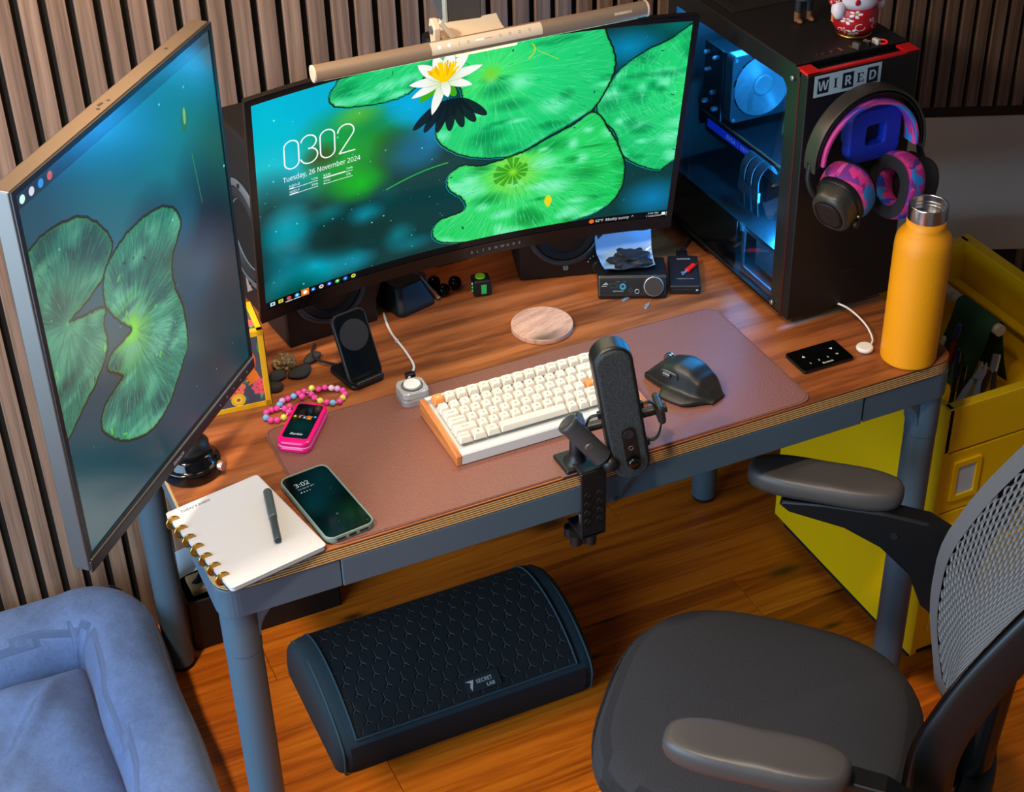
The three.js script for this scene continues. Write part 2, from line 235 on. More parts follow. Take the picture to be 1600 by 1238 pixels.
{ // quilted footrest
  const t = thing('footrest', 'dark teal quilted velour footrest cushion on the floor under the desk', 'footrest', [.207, 0, .385]);
  const bump = dtex(256, 256, (u, v) => { // tiling three-armed stitches
    let d = 9; for (const [cx, cy] of [[.5, .25], [0, .75], [1, .75]]) for (const oy of [-1, 0, 1]) for (const a of [Math.PI / 2, Math.PI * 7 / 6, Math.PI * 11 / 6]) {
      const px = u - cx, py = (v - cy - oy), c = Math.cos(a), s = Math.sin(a), k = Math.max(0, Math.min(.23, px * c + py * s)); d = Math.min(d, Math.hypot(px - k * c, py - k * s)); } const x = 255 * Math.min(1, d / .06) ; return [x, x, x]; }, false, [1, 1]);
  const cmap = dtex(256, 256, (u, v) => { let d = 9; for (const [cx, cy] of [[.5, .25], [0, .75], [1, .75]]) for (const oy of [-1, 0, 1]) for (const a of [Math.PI / 2, Math.PI * 7 / 6, Math.PI * 11 / 6]) { const px = u - cx, py = (v - cy - oy), c = Math.cos(a), s = Math.sin(a), k = Math.max(0, Math.min(.23, px * c + py * s)); d = Math.min(d, Math.hypot(px - k * c, py - k * s)); } const k = Math.max(0, 1 - d / .03); return mix3([10, 19, 24], [72, 92, 98], k); });
  const vel = M(0x1d3440, .85, { bumpMap: clothBump, bumpScale: .0004 }), dk = M(0x14161c, .9, { bumpMap: clothBump, bumpScale: .0006 });
  const quilt = new THREE.MeshStandardMaterial({ map: cmap, bumpMap: bump, bumpScale: .003, roughness: .8 });
  // profile in (z, y) from the front foot over the dome to the back
  const prof = [[.158, .0], [.165, .03], [.163, .062], [.15, .08], [.11, .107], [.06, .128], [0, .138], [-.06, .132], [-.11, .108], [-.145, .07], [-.16, .03], [-.155, 0]];
  const cv = new THREE.CatmullRomCurve3(prof.map(([z, y]) => V(0, y, z))), PP = cv.getPoints(60);
  const xs = [-.262, -.258, -.25, -.235, 0, .235, .25, .258, .262], sc = [.86, .93, .97, 1, 1, 1, .97, .93, .86];
  add('body', loft(xs.map((x, i) => PP.map((p) => [x, Math.max(0, p.y * (sc[i] * .6 + .4)), p.z * sc[i]]))), vel, t);
  const top = (u, v, o) => { const p = cv.getPoint(.24 + .56 * v); return [-.222 + u * .444, p.y + o * .9, p.z + o * .3]; };
  const qg = grid(40, 30, (u, v) => top(u, v, .002)); { const U = qg.attributes.uv; for (let i = 0; i < U.count; i++) U.setXY(i, U.getX(i) * 15, U.getY(i) * 6); } add('quilted_panel', qg, quilt, t);
  const lip = []; for (let i = 0; i <= 8; i++) lip.push(top(0, i / 8, .003)); const lip2 = []; for (let i = 0; i <= 8; i++) lip2.push(top(1, i / 8, .003)); const lf = []; for (let i = 0; i <= 8; i++) lf.push(top(i / 8, 0, .003));
  for (const l of [lip, lip2, lf]) add('piping', tube(l, .0022, 40, 6), M(0x2b4652, .8), t);
  for (const s of [-1, 1]) add('piping', tube([[s * .25, .004, .16], [s * .25, .06, .162], [s * .25, .106, .105], [s * .25, .134, 0], [s * .25, .106, -.105], [s * .25, .05, -.152]], .0024, 40, 6), M(0x2b4652, .8), t);
  add('front_band', grid(20, 4, (u, v) => { const p = cv.getPoint(.005 + .19 * v); return [-.236 + u * .472, p.y, p.z + .0015]; }), dk, t);
  const lg = ctex(256, 96, (x) => { x.fillStyle = '#142229'; x.fillRect(0, 0, 256, 96); x.fillStyle = '#b9bcbc'; x.beginPath(); x.moveTo(8, 20); x.lineTo(70, 20); x.lineTo(40, 86); x.lineTo(32, 60); x.lineTo(44, 34); x.closePath(); x.fill(); x.font = 'bold 34px sans-serif'; x.fillText('SECRET', 84, 48); x.fillText('LAB', 148, 84); });
  add('logo', grid(4, 3, (u, v) => { const p = cv.getPoint(.335 - .055 * (1 - v)); return [.0 + u * .07, p.y + .0045, p.z + .002]; }), new THREE.MeshStandardMaterial({ map: lg, roughness: .7 }), t);
}
{ // black bin below the desk with things in it
  const t = thing('storage_bin', 'low open black bin on the floor under the back of the desk', 'storage bin', [-.048, 0, .056]);
  const w = .305, d = .1, h = .125;
  add('panel', join([at(rb(w, h, .006), 0, h / 2, d / 2), at(rb(w, h, .006), 0, h / 2, -d / 2), at(rb(.006, h, d), w / 2, h / 2, 0), at(rb(.006, h, d), -w / 2, h / 2, 0), at(rb(w, .006, d), 0, .004, 0)]), M(0x0d0c0c, .6), t);
  solo('wooden_board', 'tan wooden board edge sticking out of the black bin under the desk', 'board', muv(rb(.1, .016, .05, .004), 'x'), M(0xa88a5c, .6), [-.135, .128, .056], [.06, .05, .08]);
  solo('paper_sheet', 'pale blue-white folded paper lying in the bin by the left desk leg', 'paper', grid(8, 6, (u, v) => [-.05 + u * .1, .004 * Math.sin(u * 7) + .02 * v, -.03 + v * .06]), M(0xbcd6e6, .7, { side: THREE.DoubleSide }), [-.17, .19, .06], [.5, .2, .1]);
  solo('cable_bundle', 'tangle of black cables piled in the black bin', 'cables', join([0, 1, 2, 3, 4].map((i) => tube([[-.06 + i * .01, .0, 0], [-.02, .05 + .008 * i, .02 - i * .008], [.03 + i * .004, .04 - .01 * i, -.01], [.05, .0 + i * .008, .02], [.0, .03 + i * .006, .03 - i * .01], [-.05, .05, -.01 + i * .006]], .006, 40, 7))), mat.blackMatte, [-.12, .12, .055]);
  solo('power_adapter', 'small black power adapter block among cables in the bin', 'adapter', rb(.05, .035, .03, .004), mat.black, [-.02, .145, .06], [0, .4, .2]);
}
solo('power_cable', 'grey-blue cable hanging in a loop below the front rail of the desk', 'cable', tube([[.05, .72, .3], [.02, .5, .32], [-.0, .36, .34], [.03, .31, .36], [.065, .36, .35], [.09, .47, .33], [.16, .55, .3], [.2, .6, .28]], .0035, 60, 8), M(0x5a6c78, .5));
solo('power_cable', 'dark cable with a v-shaped bend hanging under the middle of the desk', 'cable', tube([[.12, .72, .22], [.17, .5, .26], [.2, .42, .28], [.235, .4, .29], [.245, .45, .28], [.24, .72, .25]], .0045, 60, 8), M(0x2b3136, .5));

// ------------------------------------------------------------------ yellow cabinet and what is in it
{
  const cx = 1.242, W = .414, zf = .763, zb = .278, D = zf - zb, H = .612;
  const ym = M(0xf2c400, .42, { bumpMap: noiseTex(256, [100, 128], 8, 0, 255, [8, 8]), bumpScale: .00012 });
  const t = thing('drawer_cabinet', 'mustard-yellow steel drawer cabinet with an open top, right of the desk', 'cabinet', [cx, 0, (zf + zb) / 2]);
  const s = .014;
  add('side_panel', at(rb(s, H - .03, D, .002), -W / 2 + s / 2, .03 + (H - .03) / 2, 0), ym, t); add('side_panel', at(rb(s + .012, H - .03, D, .002), W / 2 - (s + .012) / 2, .03 + (H - .03) / 2, 0), ym, t);
  add('back_panel', at(rb(W - .03, H - .03, s + .01, .002), 0, .03 + (H - .03) / 2, -D / 2 + .014), ym, t);
  add('bin_floor', at(rb(W - .03, .006, D - .03, .001), 0, .44, 0), ym, t); add('plinth', at(rb(W - .03, .03, D - .04, .002), 0, .0155, -.005), mat.blackMatte, t);
  add('ledge', at(rb(.02, .006, D - .05, .001), W / 2 - .046, .53, 0), ym, t);
  add('front_panel', at(rb(W - .004, .097, .02, .0025), 0, .515 + .0485, D / 2 - .01), ym, t);
  [[.376, .51], [.215, .372], [.04, .211]].forEach(([a, b]) => {
    const d = new THREE.Group(); d.name = 'drawer'; d.position.set(0, (a + b) / 2, D / 2 - .01); t.add(d);
    const hx = -W / 2 + .105 + .03, x0 = -W / 2 + .002, x1 = W / 2 - .002, hh = (b - a) / 2;
    add('drawer_front', at(ext(shape([[x0, -hh], [x1, -hh], [x1, hh], [x0, hh]], [rrect(.12, .062, .008).map(([x, y]) => [x + .03, y]).reverse()]), .018, .0015), 0, 0, -.009), ym, d);
    add('handle_recess', at(rb(.13, .07, .004), .03, 0, -.012), ym, d); add('handle', at(rb(.1, .008, .02, .003), .03, .022, .0), ym, d);
    add('label_holder', at(ext(shape(rrect(.062, .088, .004), [rrect(.04, .064, .003).reverse()]), .006, .001), -W / 2 + .06, .002, .008), ym, d);
    add('label_card', at(rb(.044, .068, .0015, .0005), -W / 2 + .06, .002, .0098), M(0xb9c8d2, .6), d);
  });
  // dowel and canvas
  solo('wooden_dowel', 'pale wooden dowel carrying dark green canvas inside the yellow cabinet', 'dowel', cyl(.0115, .0115, .3, 20).rotateX(Math.PI / 2), new THREE.MeshStandardMaterial({ map: wood([190, 172, 148], [210, 192, 168], [160, 140, 116], 71, { w: 256, h: 64, len: .4, wid: .08 }), roughness: .6 }), [1.307, .582, .415]);
  const cg = M(0x24502f, .9, { side: THREE.DoubleSide, bumpMap: clothBump, bumpScale: .0005 });
  const cs = []; const prof = []; for (let i = 0; i <= 24; i++) { const a = i / 24; if (a < .4) prof.push([-.0155 - .045 * (1 - a / .4) ** 1.3, .58 - .132 * (1 - a / .4)]); else if (a < .6) { const q = Math.PI * (1 - (a - .4) / .2); prof.push([.0155 * Math.cos(q), .582 + .0155 * Math.sin(q)]); } else prof.push([.0155 + .03 * ((a - .6) / .4) ** 1.3, .58 - .132 * (a - .6) / .4]); }
  solo('green_canvas', 'dark green canvas sling folded over a wooden dowel in the cabinet', 'canvas', grid(24, 16, (u, v) => { const p = prof[Math.round(u * 24)], w = .002 * Math.sin(v * 14 + u * 6) * Math.abs(2 * u - 1); return [1.307 + p[0] + w, p[1], .447 + v * .108]; }), cg);
  const pens = [[1.211, .59, [0xa8a498], .3, .1, .497], [1.2, .585, [0xb0aca0], .1, -.1, .53], [1.252, .6, [0x8c1018], .2, .1, .493], [1.245, .56, [0x16205c], -.1, .1, .53], [1.2, .55, [0x101012], .2, -.1, .58], [1.225, .555, [0x18181a], 0, .1, .57], [1.171, .53, [0x40101a], .25, .05, .634]];
  const PL = ['ivory pen standing beside the orange bottle in the yellow cabinet', 'white capped marker standing in the yellow cabinet', 'red pen standing upright in the yellow cabinet', 'blue capped pen among dark pens in the cabinet', 'short black pen beside the red pen in the cabinet', 'slim black pen with clip in the middle of the cabinet', 'dark grey pen nearest the green canvas in the cabinet'];
  pens.forEach(([x, y, c, a, b, z], i) => { const p = thing('pen', PL[i], 'pen', [x, .447, z], 0, 'pens in the cabinet'); p.rotation.set(a * .5, 0, -b * .5); const h = y - .49; add('barrel', at(cyl(.0048, .0048, h, 12), 0, h / 2, 0), M(c[0], .4), p); add('cap', at(lathe([[0, .0], [.0055, 0], [.0055, .03], [.004, .034], [0, .034]], 14), 0, h - .012, 0), M(i === 2 ? 0x2438a0 : c[0], .3), p); add('clip', at(rb(.002, .026, .0015, .0006), 0, h + .004, .006), mat.silver, p); });
  const pl = thing('pliers', 'folding pliers with pale blue-grey handles lying in the cabinet front', 'tool', [1.185, .525, .645], .62); pl.rotation.z = .35;
  for (const k of [-1, 1]) { add('handle', ext(shape([[-.075, -.006], [-.06, -.009], [.0, -.007], [.03, -.004], [.03, .004], [.0, .006], [-.06, .007], [-.075, .003]]), .009, .002).rotateX(-Math.PI / 2 + k * .12), M(0xa8bccb, .35), pl, [0, 0, k * .009], [0, k * .12, 0]); add('jaw', ext(shape([[.028, -.006], [.05, -.008], [.075, -.003], [.076, 0], [.03, .004]]), .007, .001).rotateX(-Math.PI / 2), mat.steel, pl, [0, 0, k * .004]); }
  add('pivot', cyl(.007, .007, .016, 16), mat.steel, pl, [.036, .003, 0]);
  const pl2 = thing('pliers', 'bare steel pliers with brown grips behind the pale-handled pliers', 'tool', [1.235, .52, .635], .75); pl2.rotation.z = .3;
  for (const k of [-1, 1]) add('handle', ext(shape([[-.08, -.005], [.0, -.006], [.035, -.004], [.035, .004], [.0, .005], [-.08, .003]]), .008, .002).rotateX(-Math.PI / 2), M(0x4a3022, .4), pl2, [0, 0, k * .008], [0, k * .1, 0]);
  add('jaw', at(rb(.05, .01, .016, .004), .055, .002, 0), mat.steel, pl2);
}
{ // board behind the cabinet
  solo('storage_box', 'plain dark brown box standing behind the yellow cabinet', 'box', at(rb(.24, .522, .19, .006), 0, .261, 0), M(0x1a120c, .9), [1.5, 0, .15], [0, 0, 0]);
  const t = thing('display_board', 'pale grey flat board with two tiny lines of print, behind the yellow cabinet', 'board', [1.47, .524, .19], -.4147);
  add('panel', at(rb(.335, .31, .018, .003), 0, .155, 0), M(0xc4c0b8, .7), t); add('top_edge', at(rb(.337, .012, .022, .002), 0, .316, 0), M(0x0c0a09, .6), t);
  const tx = ctex(256, 64, (x) => { x.fillStyle = '#c4c0b8'; x.fillRect(0, 0, 256, 64); x.fillStyle = '#3a3733'; x.fillRect(4, 4, 3, 56); x.font = '17px sans-serif'; x.fillText('unavailable', 14, 24); x.font = '14px sans-serif'; x.fillText('for the moment', 14, 48); });
  add('print', new THREE.PlaneGeometry(.05, .0125), new THREE.MeshStandardMaterial({ map: tx, roughness: .7 }), t, [-.115, .268, .0094]);
}

// ------------------------------------------------------------------ office chair
{
  const t = thing('office_chair', 'black office chair with grey mesh back facing the desk', 'chair', [.515, 0, 1.08], Math.atan2(-.74, -.67));
  const fab = M(0x2b2b2f, .95, { bumpMap: noiseTex(512, [128, 256], 61, 0, 255, [1 / .14, 1 / .14]), bumpScale: .0012 }), pla = M(0x17191c, .45), dark = M(0x0b0c0e, .4);
  const out = superE(.49, .5, 2.9, 56).map(([x, z]) => [x * (1 - .1 * (z < 0 ? -z / .25 : 0)), z + .035]);
  const dome = (k) => (x, z) => .415 - k * .055 * ((x / .25) ** 4 * .5 + ((z - .04) / .26) ** 4 * .55) - .012 * Math.max(0, (z - .12) / .16) ** 2 + .004 * Math.cos(x * 9);
  const sg = slab(out, [[.06, .335], [.012, .338], [.0, .352], [0, .368], [.004, (x, z) => dome(1)(x, z) - .02], [.014, (x, z) => dome(1)(x, z) - .007], [.03, dome(1)], [.03, dome(1), .93], [.03, dome(1), .84], [.03, dome(1), .7], [.03, dome(1), .5], [.03, dome(1), .28], [.03, dome(1), .1]]);
  add('seat', muv(sg, 'x'), fab, t); add('seat_shell', slab(out, [[.1, .3], [.03, .31], [.012, .336]]), dark, t);
  // mesh back
  const wy = [[.37, .165], [.45, .2], [.54, .215], [.64, .212], [.76, .203], [.9, .19], [1.02, .17]], zy = [[.37, -.222], [.42, -.207], [.5, -.19], [.62, -.192], [.74, -.234], [.84, -.284], [1.02, -.385]];
  const lerpT = (T, y) => { for (let i = 0; i < T.length - 1; i++) if (y <= T[i + 1][0]) { const k = (y - T[i][0]) / (T[i + 1][0] - T[i][0]); return T[i][1] + (T[i + 1][1] - T[i][1]) * k; } return T[T.length - 1][1]; };
  const sm = (T, y) => (lerpT(T, Math.max(.37, y - .03)) + lerpT(T, y) + lerpT(T, Math.min(1.02, y + .03))) / 3;
  const S = (x, y, o = 0) => { const w = sm(wy, y), k = x / w; return [x, y, sm(zy, y) - .05 * (1 - k * k) + o]; };
  const mm = M(0x5e5f61, .5, { side: THREE.DoubleSide });
  { // perforated sheet: one ring of facets around each lens-shaped hole
    const pos = [], idx = []; const ny = 47;
    for (let j = 0; j < ny; j++) { const y0 = .398 + j * .0127, yc = y0; const w = sm(wy, yc) - .026, px = .0136; const n = Math.floor(w / px); for (let i = -n; i <= n; i++) {
      const xc = (i + (j % 2 ? .5 : 0)) * px; if (Math.abs(xc) > w) continue; const b = pos.length / 3;
      const hex = [[.5, 0], [.5, .32], [.25, .68], [0, 1], [-.25, .68], [-.5, .32], [-.5, 0], [-.5, -.32], [-.25, -.68], [0, -1], [.25, -.68], [.5, -.32]];
      hex.forEach(([a, c]) => pos.push(...S(xc + a * px, yc + c * .0096)));
      hex.forEach(([a, c], q) => { const an = Math.atan2(c * .8, a); pos.push(...S(xc + .335 * px * Math.cos(an), yc + .0076 * Math.sin(an), .0006)); });
      hex.forEach(([a, c], q) => { const an = Math.atan2(c * .8, a); pos.push(...S(xc + .335 * px * Math.cos(an), yc + .0076 * Math.sin(an), -.0025)); });
      for (let q = 0; q < 12; q++) { const r = (q + 1) % 12; idx.push(b + q, b + r, b + 12 + q, b + r, b + 12 + r, b + 12 + q, b + 12 + q, b + 12 + r, b + 24 + q, b + 12 + r, b + 24 + r, b + 24 + q); }
    } }
    const g = new THREE.BufferGeometry(); g.setAttribute('position', new THREE.Float32BufferAttribute(pos, 3)); g.setIndex(idx); g.computeVertexNormals(); add('mesh_back', g, mm, t).userData.kind = 'stuff';
  }
  const rim = (u, v, s) => { const y = .375 + v * .645, w = sm(wy, y), x = s * (w - .03 + u * .032); return S(x, y, .0012); };
  add('mesh_border', join([grid(4, 40, (u, v) => rim(u, v, 1)), grid(4, 40, (u, v) => rim(u, v, -1)), grid(30, 3, (u, v) => S((u * 2 - 1) * (sm(wy, .375 + v * .03)), .37 + v * .032, .001)), grid(30, 3, (u, v) => S((u * 2 - 1) * sm(wy, 1 + v * .02), .99 + v * .03, .001))]), mm, t);
  for (const s of [-1, 1]) { const loops = []; for (let i = 0; i <= 30; i++) { const y = .37 + i / 30 * .65, w = sm(wy, y), p = S(s * w, y); loops.push(superE(.02, .062, 3.5, 16).map(([a, b]) => [p[0] + a - s * .002, p[1], p[2] + b - .034])); } add('back_frame', loft(loops), dark, t); }
  { const loops = []; for (let i = 0; i <= 24; i++) { const x = -.165 + i / 24 * .33, p = S(x, .372); loops.push(superE(.05, .05, 4, 14).map(([a, b]) => [p[0], p[1] + a, p[2] + b - .03])); } add('back_frame', loft(loops), dark, t); }
  { const loops = []; for (let i = 0; i <= 24; i++) { const x = -.17 + i / 24 * .34, p = S(x, 1.015); loops.push(superE(.03, .05, 4, 14).map(([a, b]) => [p[0], p[1] + a, p[2] + b - .03])); } add('back_frame', loft(loops), dark, t); }
  add('spine', loft([[.3, -.16], [.32, -.24], [.42, -.3], [.6, -.31], [.76, -.35]].map(([y, z]) => superE(.09, .03, 3, 16).map(([a, b]) => [a, y, z + b]))), dark, t);
  // arms
  for (const s of [-1, 1]) {
    const a = new THREE.Group(); a.name = 'armrest'; t.add(a);
    const po = superE(.084, .25, 3.3, 40).map(([x, z]) => [x * (1 - .12 * Math.abs(z / .125) ** 3) , z]);
    add('arm_pad', slab(po.map(([x, z]) => [x + s * .304, z - .0]), [[.016, .613], [.003, .617], [0, .626], [0, .637], [.004, .645], [.012, .6485], [.012, .6492, .8], [.012, .6492, .55], [.012, .649, .3], [.012, .649, .05]]), M(0x46423f, .45), a);
    const pts = [[.062, .606], [.066, .598], [.05, .586], [-.04, .572], [-.1, .545], [-.15, .5], [-.175, .44], [-.2, .42], [-.235, .43], [-.232, .54], [-.215, .585], [-.17, .61], [-.1, .616], [.0, .613]];
    const g = ext(shape(pts), .036, .004, 2).rotateY(-Math.PI / 2); // shape x -> z
    add('arm_bracket', at(g, s * .285 + .018, 0, 0), dark, a); add('screw', at(cyl(.006, .006, .04, 16).rotateZ(Math.PI / 2), s * .285, .575, -.12), pla, a);
    add('arm_joint', at(rb(.09, .1, .05, .012), s * .245, .47, -.225), dark, a);
  }
  // base, mostly hidden below the seat
  add('tilt_mechanism', at(rb(.16, .06, .22, .015), 0, .29, -.02), dark, t); add('gas_lift', at(cyl(.025, .03, .2), 0, .17, 0), dark, t);
  for (let i = 0; i < 5; i++) { const an = i / 5 * Math.PI * 2 + .3; const l = new THREE.Group(); l.name = 'base_leg'; l.rotation.y = an; t.add(l); add('spoke', at(rb(.3, .03, .045, .01), .16, .085, 0), dark, l); add('caster', at(cyl(.027, .027, .04, 20).rotateX(Math.PI / 2), .3, .027, 0), dark, l); add('caster_stem', at(cyl(.008, .008, .05, 10), .3, .062, 0), dark, l); }
}

// ------------------------------------------------------------------ screens: what the two displays show
const jit = (i, k, s) => (hash(i, k, s) - .5);
function blob(x, X, Y, r, col, ry = r) { const g = x.createRadialGradient(0, 0, 0, 0, 0, 1); g.addColorStop(0, `rgba(${col},1)`.replace(/,1\)$/, ',.95)')); g.addColorStop(.45, `rgba(${col},.6)`); g.addColorStop(1, `rgba(${col},0)`); x.save(); x.translate(X, Y); x.scale(r, ry); x.fillStyle = g; x.beginPath(); x.arc(0, 0, 1, 0, 7); x.fill(); x.restore(); }
function smoothPath(P, amp, s, sub = 10) { // closed Catmull-Rom with a slightly ragged edge
  const n = P.length, o = []; for (let i = 0; i < n; i++) { const a = P[(i + n - 1) % n], b = P[i], c = P[(i + 1) % n], d = P[(i + 2) % n]; for (let k = 0; k < sub; k++) { const t = k / sub, t2 = t * t, t3 = t2 * t; const f = (q) => .5 * (2 * b[q] + (c[q] - a[q]) * t + (2 * a[q] - 5 * b[q] + 4 * c[q] - d[q]) * t2 + (3 * b[q] - a[q] - 3 * c[q] + d[q]) * t3); o.push([f(0) + amp * jit(i * sub + k, 1, s), f(1) + amp * jit(i * sub + k, 2, s)]); } } return o;
}
function trace(x, P) { x.beginPath(); P.forEach((p, i) => (i ? x.lineTo(...p) : x.moveTo(...p))); x.closePath(); }
function lilyPad(x, pts, c, C, s, o = {}) {
  const S = smoothPath(pts, o.amp ?? 5, s), { R = 900, edge = '0,30,25', rim = '0,190,200' } = o;
  x.lineJoin = 'round'; trace(x, S); x.strokeStyle = `rgba(${edge},.95)`; x.lineWidth = o.lw ?? 16; x.stroke(); if (o.rim !== null) { x.save(); x.translate(o.rx ?? -7, o.ry ?? 6); trace(x, S); x.strokeStyle = `rgba(${rim},.7)`; x.lineWidth = 4; x.stroke(); x.restore(); }
  x.save(); trace(x, S); x.clip(); const g = x.createRadialGradient(c[0], c[1], 10, c[0], c[1], R); g.addColorStop(0, `rgb(${C[0]})`); g.addColorStop(.3, `rgb(${C[1]})`); g.addColorStop(1, `rgb(${C[2]})`); x.fillStyle = g; x.fillRect(-50, -150, 3000, 3000);
  for (let i = 0; i < 130; i++) { const a = hash(i, 4, s) * 6.283, r = R * Math.sqrt(hash(i, 5, s)); blob(x, c[0] + r * Math.cos(a), c[1] + r * Math.sin(a), 30 + 90 * hash(i, 6, s), hash(i, 7, s) < .5 ? C[3] : C[4], 14 + 50 * hash(i, 8, s)); }
  for (let i = 0; i < 1500; i++) { const a = hash(i, 14, s) * 6.283, r = R * Math.sqrt(hash(i, 15, s)), L = 10 + 34 * hash(i, 16, s); const X = c[0] + r * Math.cos(a), Y = c[1] + r * Math.sin(a); x.strokeStyle = hash(i, 17, s) < .5 ? `rgba(${C[3]},.28)` : `rgba(${C[4]},.26)`; x.lineWidth = 2 + 5 * hash(i, 18, s); x.beginPath(); x.moveTo(X, Y); const b = a + .5 * jit(i, 19, s) + (o.tw ?? 0); x.quadraticCurveTo(X + L * Math.cos(b + .3), Y + L * Math.sin(b + .3), X + 1.8 * L * Math.cos(b), Y + 1.8 * L * Math.sin(b)); x.stroke(); }
  const nv = o.nv ?? 22; for (let i = 0; i < nv; i++) { const a = i / nv * 6.283 + .12 * jit(i, 9, s); x.strokeStyle = `rgba(${o.vein ?? '170,240,180'},${o.va ?? .22})`; for (let q = 0; q < 3; q++) { x.lineWidth = 4 - q; let r = q * R * .24, X = c[0] + r * Math.cos(a), Y = c[1] + r * Math.sin(a); x.beginPath(); x.moveTo(X, Y); for (const bb of q ? [-.16, .16] : [0]) { x.moveTo(X, Y); const e = R * .9; x.quadraticCurveTo(c[0] + (r + e) * .5 * Math.cos(a + bb * .3), c[1] + (r + e) * .5 * Math.sin(a + bb * .3), c[0] + e * Math.cos(a + bb), c[1] + e * Math.sin(a + bb)); } x.stroke(); } }
  for (let i = 0; i < (o.spots ?? 14); i++) { const a = hash(i, 24, s) * 6.283, r = R * .8 * Math.sqrt(hash(i, 25, s)), X = c[0] + r * Math.cos(a), Y = c[1] + r * Math.sin(a); x.fillStyle = hash(i, 26, s) < .6 ? 'rgba(0,45,30,.65)' : 'rgba(120,220,60,.6)'; x.beginPath(); x.ellipse(X, Y, 3 + 12 * hash(i, 27, s), 2 + 4 * hash(i, 28, s), 6 * hash(i, 29, s), 0, 7); x.fill(); }
  if (o.heart) blob(x, c[0], c[1], o.heart, '110,215,40'); trace(x, S); x.strokeStyle = 'rgba(40,130,20,.5)'; x.lineWidth = 9; x.stroke(); x.restore();
}
function stars(x, W, H, n, s) { for (let i = 0; i < n; i++) { const r = .6 + 2.2 * hash(i, 3, s) ** 5 * 2; x.fillStyle = `rgba(150,255,240,${.25 + .6 * hash(i, 4, s)})`; x.beginPath(); x.arc(W * hash(i, 1, s), H * hash(i, 2, s), r, 0, 7); x.fill(); } }
const wideTex = ctex(2048, 1152, (x, W, H) => {
  const m = (u, v) => [u * W, (v + .065 * (1 - (2 * u - 1) ** 2)) * H], pts = (a) => a.map(([u, v]) => m(u, v));
  x.fillStyle = '#033a3c'; x.fillRect(0, 0, W, H);
  const B = (u, v, r, c, ry) => { const p = m(u, v); blob(x, p[0], p[1], r, c, ry); };
  [[.34, .22, 240, '0,165,215'], [.39, .3, 150, '0,130,185', 200], [.1, .9, 300, '0,150,165', 120], [.06, .62, 170, '0,165,185'], [.08, .1, 520, '0,205,230'], [.2, .0, 420, '0,196,222'], [.04, .3, 320, '0,200,215'], [.32, .12, 300, '0,180,225'], [.05, .08, 420, '0,196,222'], [.16, .02, 380, '0,178,210'], [.27, .1, 320, '0,176,216', 200], [.36, .2, 250, '0,150,205', 260], [.0, .3, 300, '0,190,205'], [.02, .5, 240, '0,60,62'], [.2, .2, 250, '20,150,70', 170], [.24, .14, 150, '90,190,60', 90], [.28, .28, 210, '20,130,30'], [.2, .36, 220, '10,170,40'], [.24, .47, 170, '0,190,30', 120], [.33, .33, 150, '30,70,25'], [.15, .3, 120, '60,70,20', 90], [.36, .36, 160, '0,100,140'], [.36, .14, 140, '0,178,226'], [.06, .6, 130, '0,160,180', 150], [.16, .58, 110, '0,110,115', 70], [.25, .63, 110, '0,140,160', 80], [.3, .55, 90, '0,70,75'], [.33, .78, 100, '0,120,130', 90], [.12, .84, 260, '0,170,195', 110], [.06, .78, 150, '0,120,140'], [.22, .86, 130, '0,140,165', 80], [.36, .84, 140, '0,110,125', 60], [.18, .72, 150, '0,40,38'], [.27, .73, 120, '0,50,48'], [.08, .96, 160, '0,70,60'], [.4, .6, 130, '0,55,60'], [.96, .88, 190, '0,130,185', 150], [.86, .07, 220, '0,140,190', 130], [.97, .0, 150, '0,110,100', 80], [.92, .14, 90, '10,60,75']].forEach((a) => B(...a));
  stars(x, W, H, 520, 5);
  x.strokeStyle = 'rgba(40,200,70,.8)'; x.lineWidth = 7; x.beginPath(); x.moveTo(...m(.3, .53)); x.quadraticCurveTo(...m(.38, .47), ...m(.45, .46)); x.stroke();
  const G = ['70,235,110', '32,214,120', '20,190,105', '120,245,190', '0,150,80'], G2 = ['150,235,60', '48,220,110', '14,200,90', '130,245,190', '0,150,60'];
  lilyPad(x, pts([[.179, .062], [.177, .019], [.2, -.05], [.24, -.2], [.42, -.2], [.43, -.065], [.406, -.02], [.378, .047], [.343, .089], [.287, .102], [.21, .09]]), m(.42, -.1), G, 3, { R: 520, nv: 14 });
  lilyPad(x, pts([[.801, .341], [.839, .192], [.889, .116], [.948, .075], [1.04, .05], [1.04, .7], [1.0, .69], [.97, .725], [.945, .71], [.906, .665], [.872, .6], [.85, .48]]), m(1.06, .35), G, 9, { R: 620, tw: 1.4 });
  lilyPad(x, pts([[.42, .311], [.43, .271], [.46, .22], [.48, .17], [.47, .09], [.42, .02], [.44, -.15], [.627, -.2], [.78, -.13], [.805, -.02], [.828, .088], [.832, .162], [.822, .231], [.796, .325], [.752, .378], [.688, .43], [.635, .475], [.583, .491], [.53, .47], [.492, .445], [.44, .375]]), m(.545, .07), G, 21, { R: 800, nv: 26, heart: 60 });
  lilyPad(x, pts([[.452, .53], [.485, .493], [.53, .515], [.583, .505], [.64, .485], [.688, .447], [.75, .4], [.796, .36], [.83, .45], [.858, .549], [.88, .66], [.879, .78], [.853, .862], [.8, .905], [.7, .92], [.6, .925], [.5, .9], [.436, .868], [.415, .81], [.432, .755], [.48, .737], [.497, .71], [.487, .66], [.455, .6]]), m(.609, .58), G2, 33, { R: 640, nv: 30, heart: 95 });
